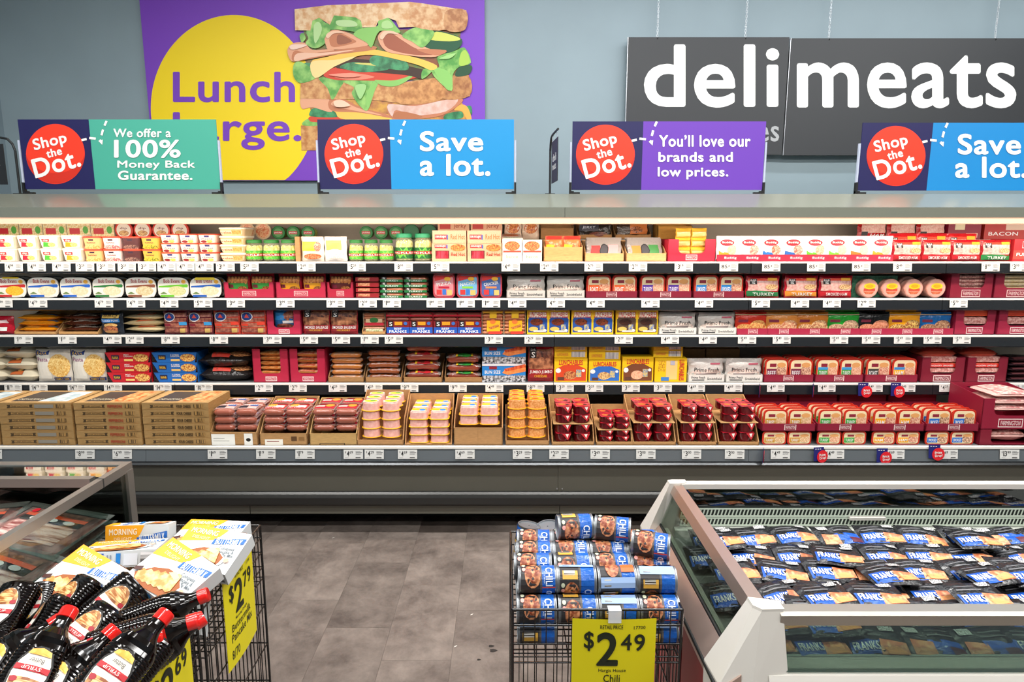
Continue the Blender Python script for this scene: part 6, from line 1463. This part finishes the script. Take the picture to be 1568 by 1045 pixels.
# pancake mix boxes, centred origin, face towards -y
def mixbox():
    w, h, d = .205, .150, .048
    m = M().box(-w / 2, w / 2, -d / 2, d / 2, -h / 2, h / 2, 'd2d6d6')
    F_ = lambda u, v, o: (-w / 2 + u * w, -d / 2 - o, -h / 2 + v * h)
    T_ = lambda u, v, o: (-w / 2 + u * w, -d / 2 + v * d, h / 2 + o)
    B_ = lambda u, v, o: (-w / 2 + u * w, d / 2 - v * d, -h / 2 - o)
    E_ = lambda u, v, o: (-w / 2 - o, d / 2 - u * d, -h / 2 + v * h)
    m.pr(F_, [('p', [(0, 1), (.62, 1), (.52, .72), (0, .56)], 'f5a81c'), ('t', 'MORNING', .06, .80, .50, .93, 'f8ecd0', -0, .03), ('t', 'DELIGHT', .14, .68, .42, .75, 'fbe4b0'),
              ('p', [(.50, .60), (.98, .72), (.98, .86), (.50, .74)], '1c64b8'), ('t', 'BUTTERMILK', .54, .63, .95, .80, WH, 6), ('t', 'Complete\nPancake &\nWaffle Mix', .66, .36, .94, .60, '55606a', 6),
              ('e', .52, .26, .34, .22, 'dfe6ea'), ('p', [(.08, .14), (.16, .04), (.40, .0), (.70, .04), (.80, .2), (.82, .34), (.66, .50), (.44, .50), (.24, .38)], '9c5218')] + [('p', [(.10 + .10 * i, .20 + .05 * i), (.15 + .10 * i, .06 + .02 * i), (.22 + .10 * i, .04 + .02 * i), (.26 + .10 * i, .10 + .02 * i), (.20 + .10 * i, .26 + .05 * i), (.14 + .10 * i, .28 + .05 * i)], 'f:d88a38:f4cf92:%d' % (50 + i)) for i in range(6)] + [('p', [(.5, .44), (.66, .38), (.70, .46), (.58, .52)], 'f0d8a0'), ('p', [(.02, .22), (.12, .3), (.14, .22), (.04, .14)], '4a2018'),
              ('e', .9, .28, .04, .05, 'f0b090')], .0006, .0004)
    side = [('r', .0, .0, .10, 1, 'f5a81c'), ('p', [(.10, .0), (.17, .5), (.10, 1)], 'f5a81c'), ('r', .24, .12, .32, .9, '1c64b8'), ('tv', 'BUTTERMILK', .255, .2, .305, .82, WH), ('r', .36, .2, .38, .8, '8a929a'), ('r', .40, .15, .42, .8, '8a929a'), ('r', .48, .25, .54, .88, '2080c8'), ('r', .58, .12, .76, .84, 'dfe4ea')]
    m.pr(B_, side + [('r', .80, .1, .97, .9, 's:ececec:585858:160:.02,1,1')], .0006, .0003)
    m.pr(T_, side + [('p', [(.62, .1), (.9, .02), (.96, .8), (.7, .7)], 'f:b8642c:f0c080:60')], .0006, .0003)
    m.pr(E_, [('p', [(.1, .02), (.9, .02), (.5, .5)], 'f5a81c'), ('r', .3, .62, .75, .76, '1c64b8')], .0006, .0003)
    return Proto(('box', m))


mb = mixbox()
MIX = [(262, 940, .655, -40, -8, 0, 0, 'low in the bin, seen through the wires'), (205, 900, .68, -70, -10, 0, 0, 'low under the others'), (318, 855, .70, -88, 6, 0, 0, 'under the back ones by the sign'),
       (322, 826, .775, -84, 4, 0, 0, 'lying flat at the back corner'), (216, 838, .745, -14, -2, 0, 0, 'standing on edge at the back with stripes'), (322, 848, .79, -66, 12, 0, 0, 'picture up, by the back of the sign'),
       (192, 848, .79, -104, -15, 0, 0, 'tipped on its spine across the middle'), (130, 893, .785, -66, 27, 0, 0, 'face up in the front corner by the bacon'), (268, 884, .815, -66, 31, 0, 0, 'biggest in view, face up at the front')]
for px, py, z, t, s_, r_, yw, ds in MIX:
    PLC(mb, 'pancake_mix_box', 'white and orange pancake mix box ' + ds, 'box', 'pancake mix boxes in the wire bin', px, py, z, t, s_, r_, yw)


# syrup bottles: centred origin, label towards -y, cap up
def syrup():
    Hh, W_, D_ = .235, .105, .062
    prof = [(.0, .80), (.03, .97), (.08, 1.0), (.50, 1.0), (.60, .96), (.68, .80), (.74, .56), (.80, .38), (.87, .31), (.90, .31)]
    rings = []; n = 26
    def hw(t):
        for (a, b), (c, d) in zip(prof, prof[1:]):
            if t <= c: return b + (d - b) * (t - a) / (c - a)
        return prof[-1][1]
    ts = [.0, .012, .03, .05] + [.065 + .0105 * i for i in range(50)] + [.62, .66, .70, .74, .78, .82, .86, .90]
    for t in ts:
        s = hw(t); g = 1 - (.034 if (.06 < t < .59 and int((t - .065) / .0105 + .5) % 3 == 0) else 0)
        R = []
        for i in range(n):
            a = 2 * pi * i / n; ca, sa = cos(a), sin(a)
            dd = D_ / 2 * min(1, s * 1.05) if s > .5 else W_ / 2 * s
            gg = g if abs(ca) > .25 else 1
            if t > .74: dd = W_ / 2 * s
            elif t > .62: dd = D_ / 2 + (W_ / 2 * s - D_ / 2) * (t - .62) / .12
            R.append((W_ / 2 * s * gg * math.copysign(abs(ca) ** .8, ca), dd * gg * math.copysign(abs(sa) ** .8, sa), t * Hh - Hh * .33))
        rings.append(R)
    b = M().loft(rings, 'b:070302')
    nk = M().loft([ring_c(.0155, Hh * .57, 20), ring_c(.0195, Hh * .575, 20), ring_c(.0195, Hh * .665, 20), ring_c(.0175, Hh * .68, 20)], 'h:e0221c')
    l = M()
    for s in (-1, 1):
        def S(u, v, o, s=s):
            x = (-W_ / 2 + u * W_); yy = -D_ / 2 * (max(0, 1 - abs(2 * u - 1) ** 2.6)) ** .42 - o
            return (-x * s, yy * s, Hh * (.58 - .50 * v) - Hh * .33)
        l.pr(S, [('e', .5, .5, .36, .49, '0c0806'), ('e', .5, .5, .32, .45, 'e4e0d6'), ('p', [(.20, .58), (.24, .76), (.36, .90), (.5, .945), (.64, .90), (.76, .76), (.80, .58), (.5, .56)], 'f:8c4c20:d8a868:60'), ('p', [(.26, .60), (.30, .80), (.5, .90), (.66, .80), (.68, .62)], 's:a86428:f0cc8c:90:.4,1,3'), ('e', .72, .62, .07, .05, 'a01828'),
                 ('p', [(.185, .36), (.815, .36), (.82, .46), (.18, .46)], 'b81824'), ('t', 'SYRUP', .34, .38, .70, .44, 'f0d0cc'), ('p', [(.32, .10), (.5, .055), (.68, .10), (.72, .18), (.28, .18)], 'f:e8a030:f6c860:60'), ('t', 'Butter', .36, .24, .64, .32, '6a6460')], .0016, .0005, 10)
    return Proto(('bottle', b), ('cap', nk), ('label', l))


sy = syrup()
SYR = [(70, 1015, .70, -60, 200, 0, 'low among the others'), (120, 1045, .69, -60, 60, 0, 'low, mostly hidden'), (196, 1010, .68, -60, -120, 0, 'low by the sign side'),
       (10, 940, .79, -60, 180, 0, 'with a big label, at the frame edge'), (48, 938, .755, -66, 165, 0, 'small at the back with its label half hidden'), (104, 928, .785, -56, 203, 20, 'leaning at the back, shoulder down'),
       (66, 962, .775, -50, 196, 50, 'dark, ribs showing, between the caps'), (170, 928, .785, -56, 216, -25, 'at the back under the pancake boxes'), (222, 948, .765, -52, 66, 80, 'ribbed and lying along the back rim'),
       (130, 975, .795, -62, 208, 0, 'label up in the middle of the heap'), (134, 1012, .80, -66, 68, 0, 'label slanting, in the middle front'), (192, 986, .80, -70, 66, 60, 'lying with its red cap at the bin side'),
       (-22, 1030, .80, -64, 38, 0, 'red cap up, at the frame corner'), (42, 1042, .83, -62, 2, 30, 'upright with red cap, front'), (166, 1042, .85, -62, 22, 25, 'leaning with red cap, front middle'),
       (204, 1026, .775, -62, 200, 0, 'label up beside the yellow sign'), (212, 1012, .755, -60, 48, 70, 'black with its red cap at the sign'), (75, 1060, .79, -60, 30, 0, 'with pale round label, at the lower frame edge')]
for px, py, z, t, s_, r_, ds in SYR:
    PLC(sy, 'syrup_bottle', 'black syrup bottle ' + ds, 'bottle', 'syrup bottles in the wire bin', px, py, z, t, s_, r_)

# marks on the floor
fm = M()
for px, py, r_ in ((752, 990, .012), (755, 997, .016), (733, 1011, .008)):
    x, y, z = atZ(px, py, .0)
    fm.add([(x + r_ * (1 + .3 * cos(3 * t)) * cos(t), y + r_ * .7 * sin(t), .0008) for t in [2 * pi * i / 12 for i in range(12)]], [tuple(range(12))], '24201e')
for px, py in ((695, 992), (720, 943), (508, 825)):
    x, y, z = atZ(px, py, .0)
    fm.add([(x, y, .001), (x + .012, y + .004, .003), (x + .014, y + .012, .002), (x + .003, y + .008, .001)], [(0, 1, 2, 3)], 'd8d4cc')
link('scuff_mark', fm.mesh('scuff_mark'), fl)
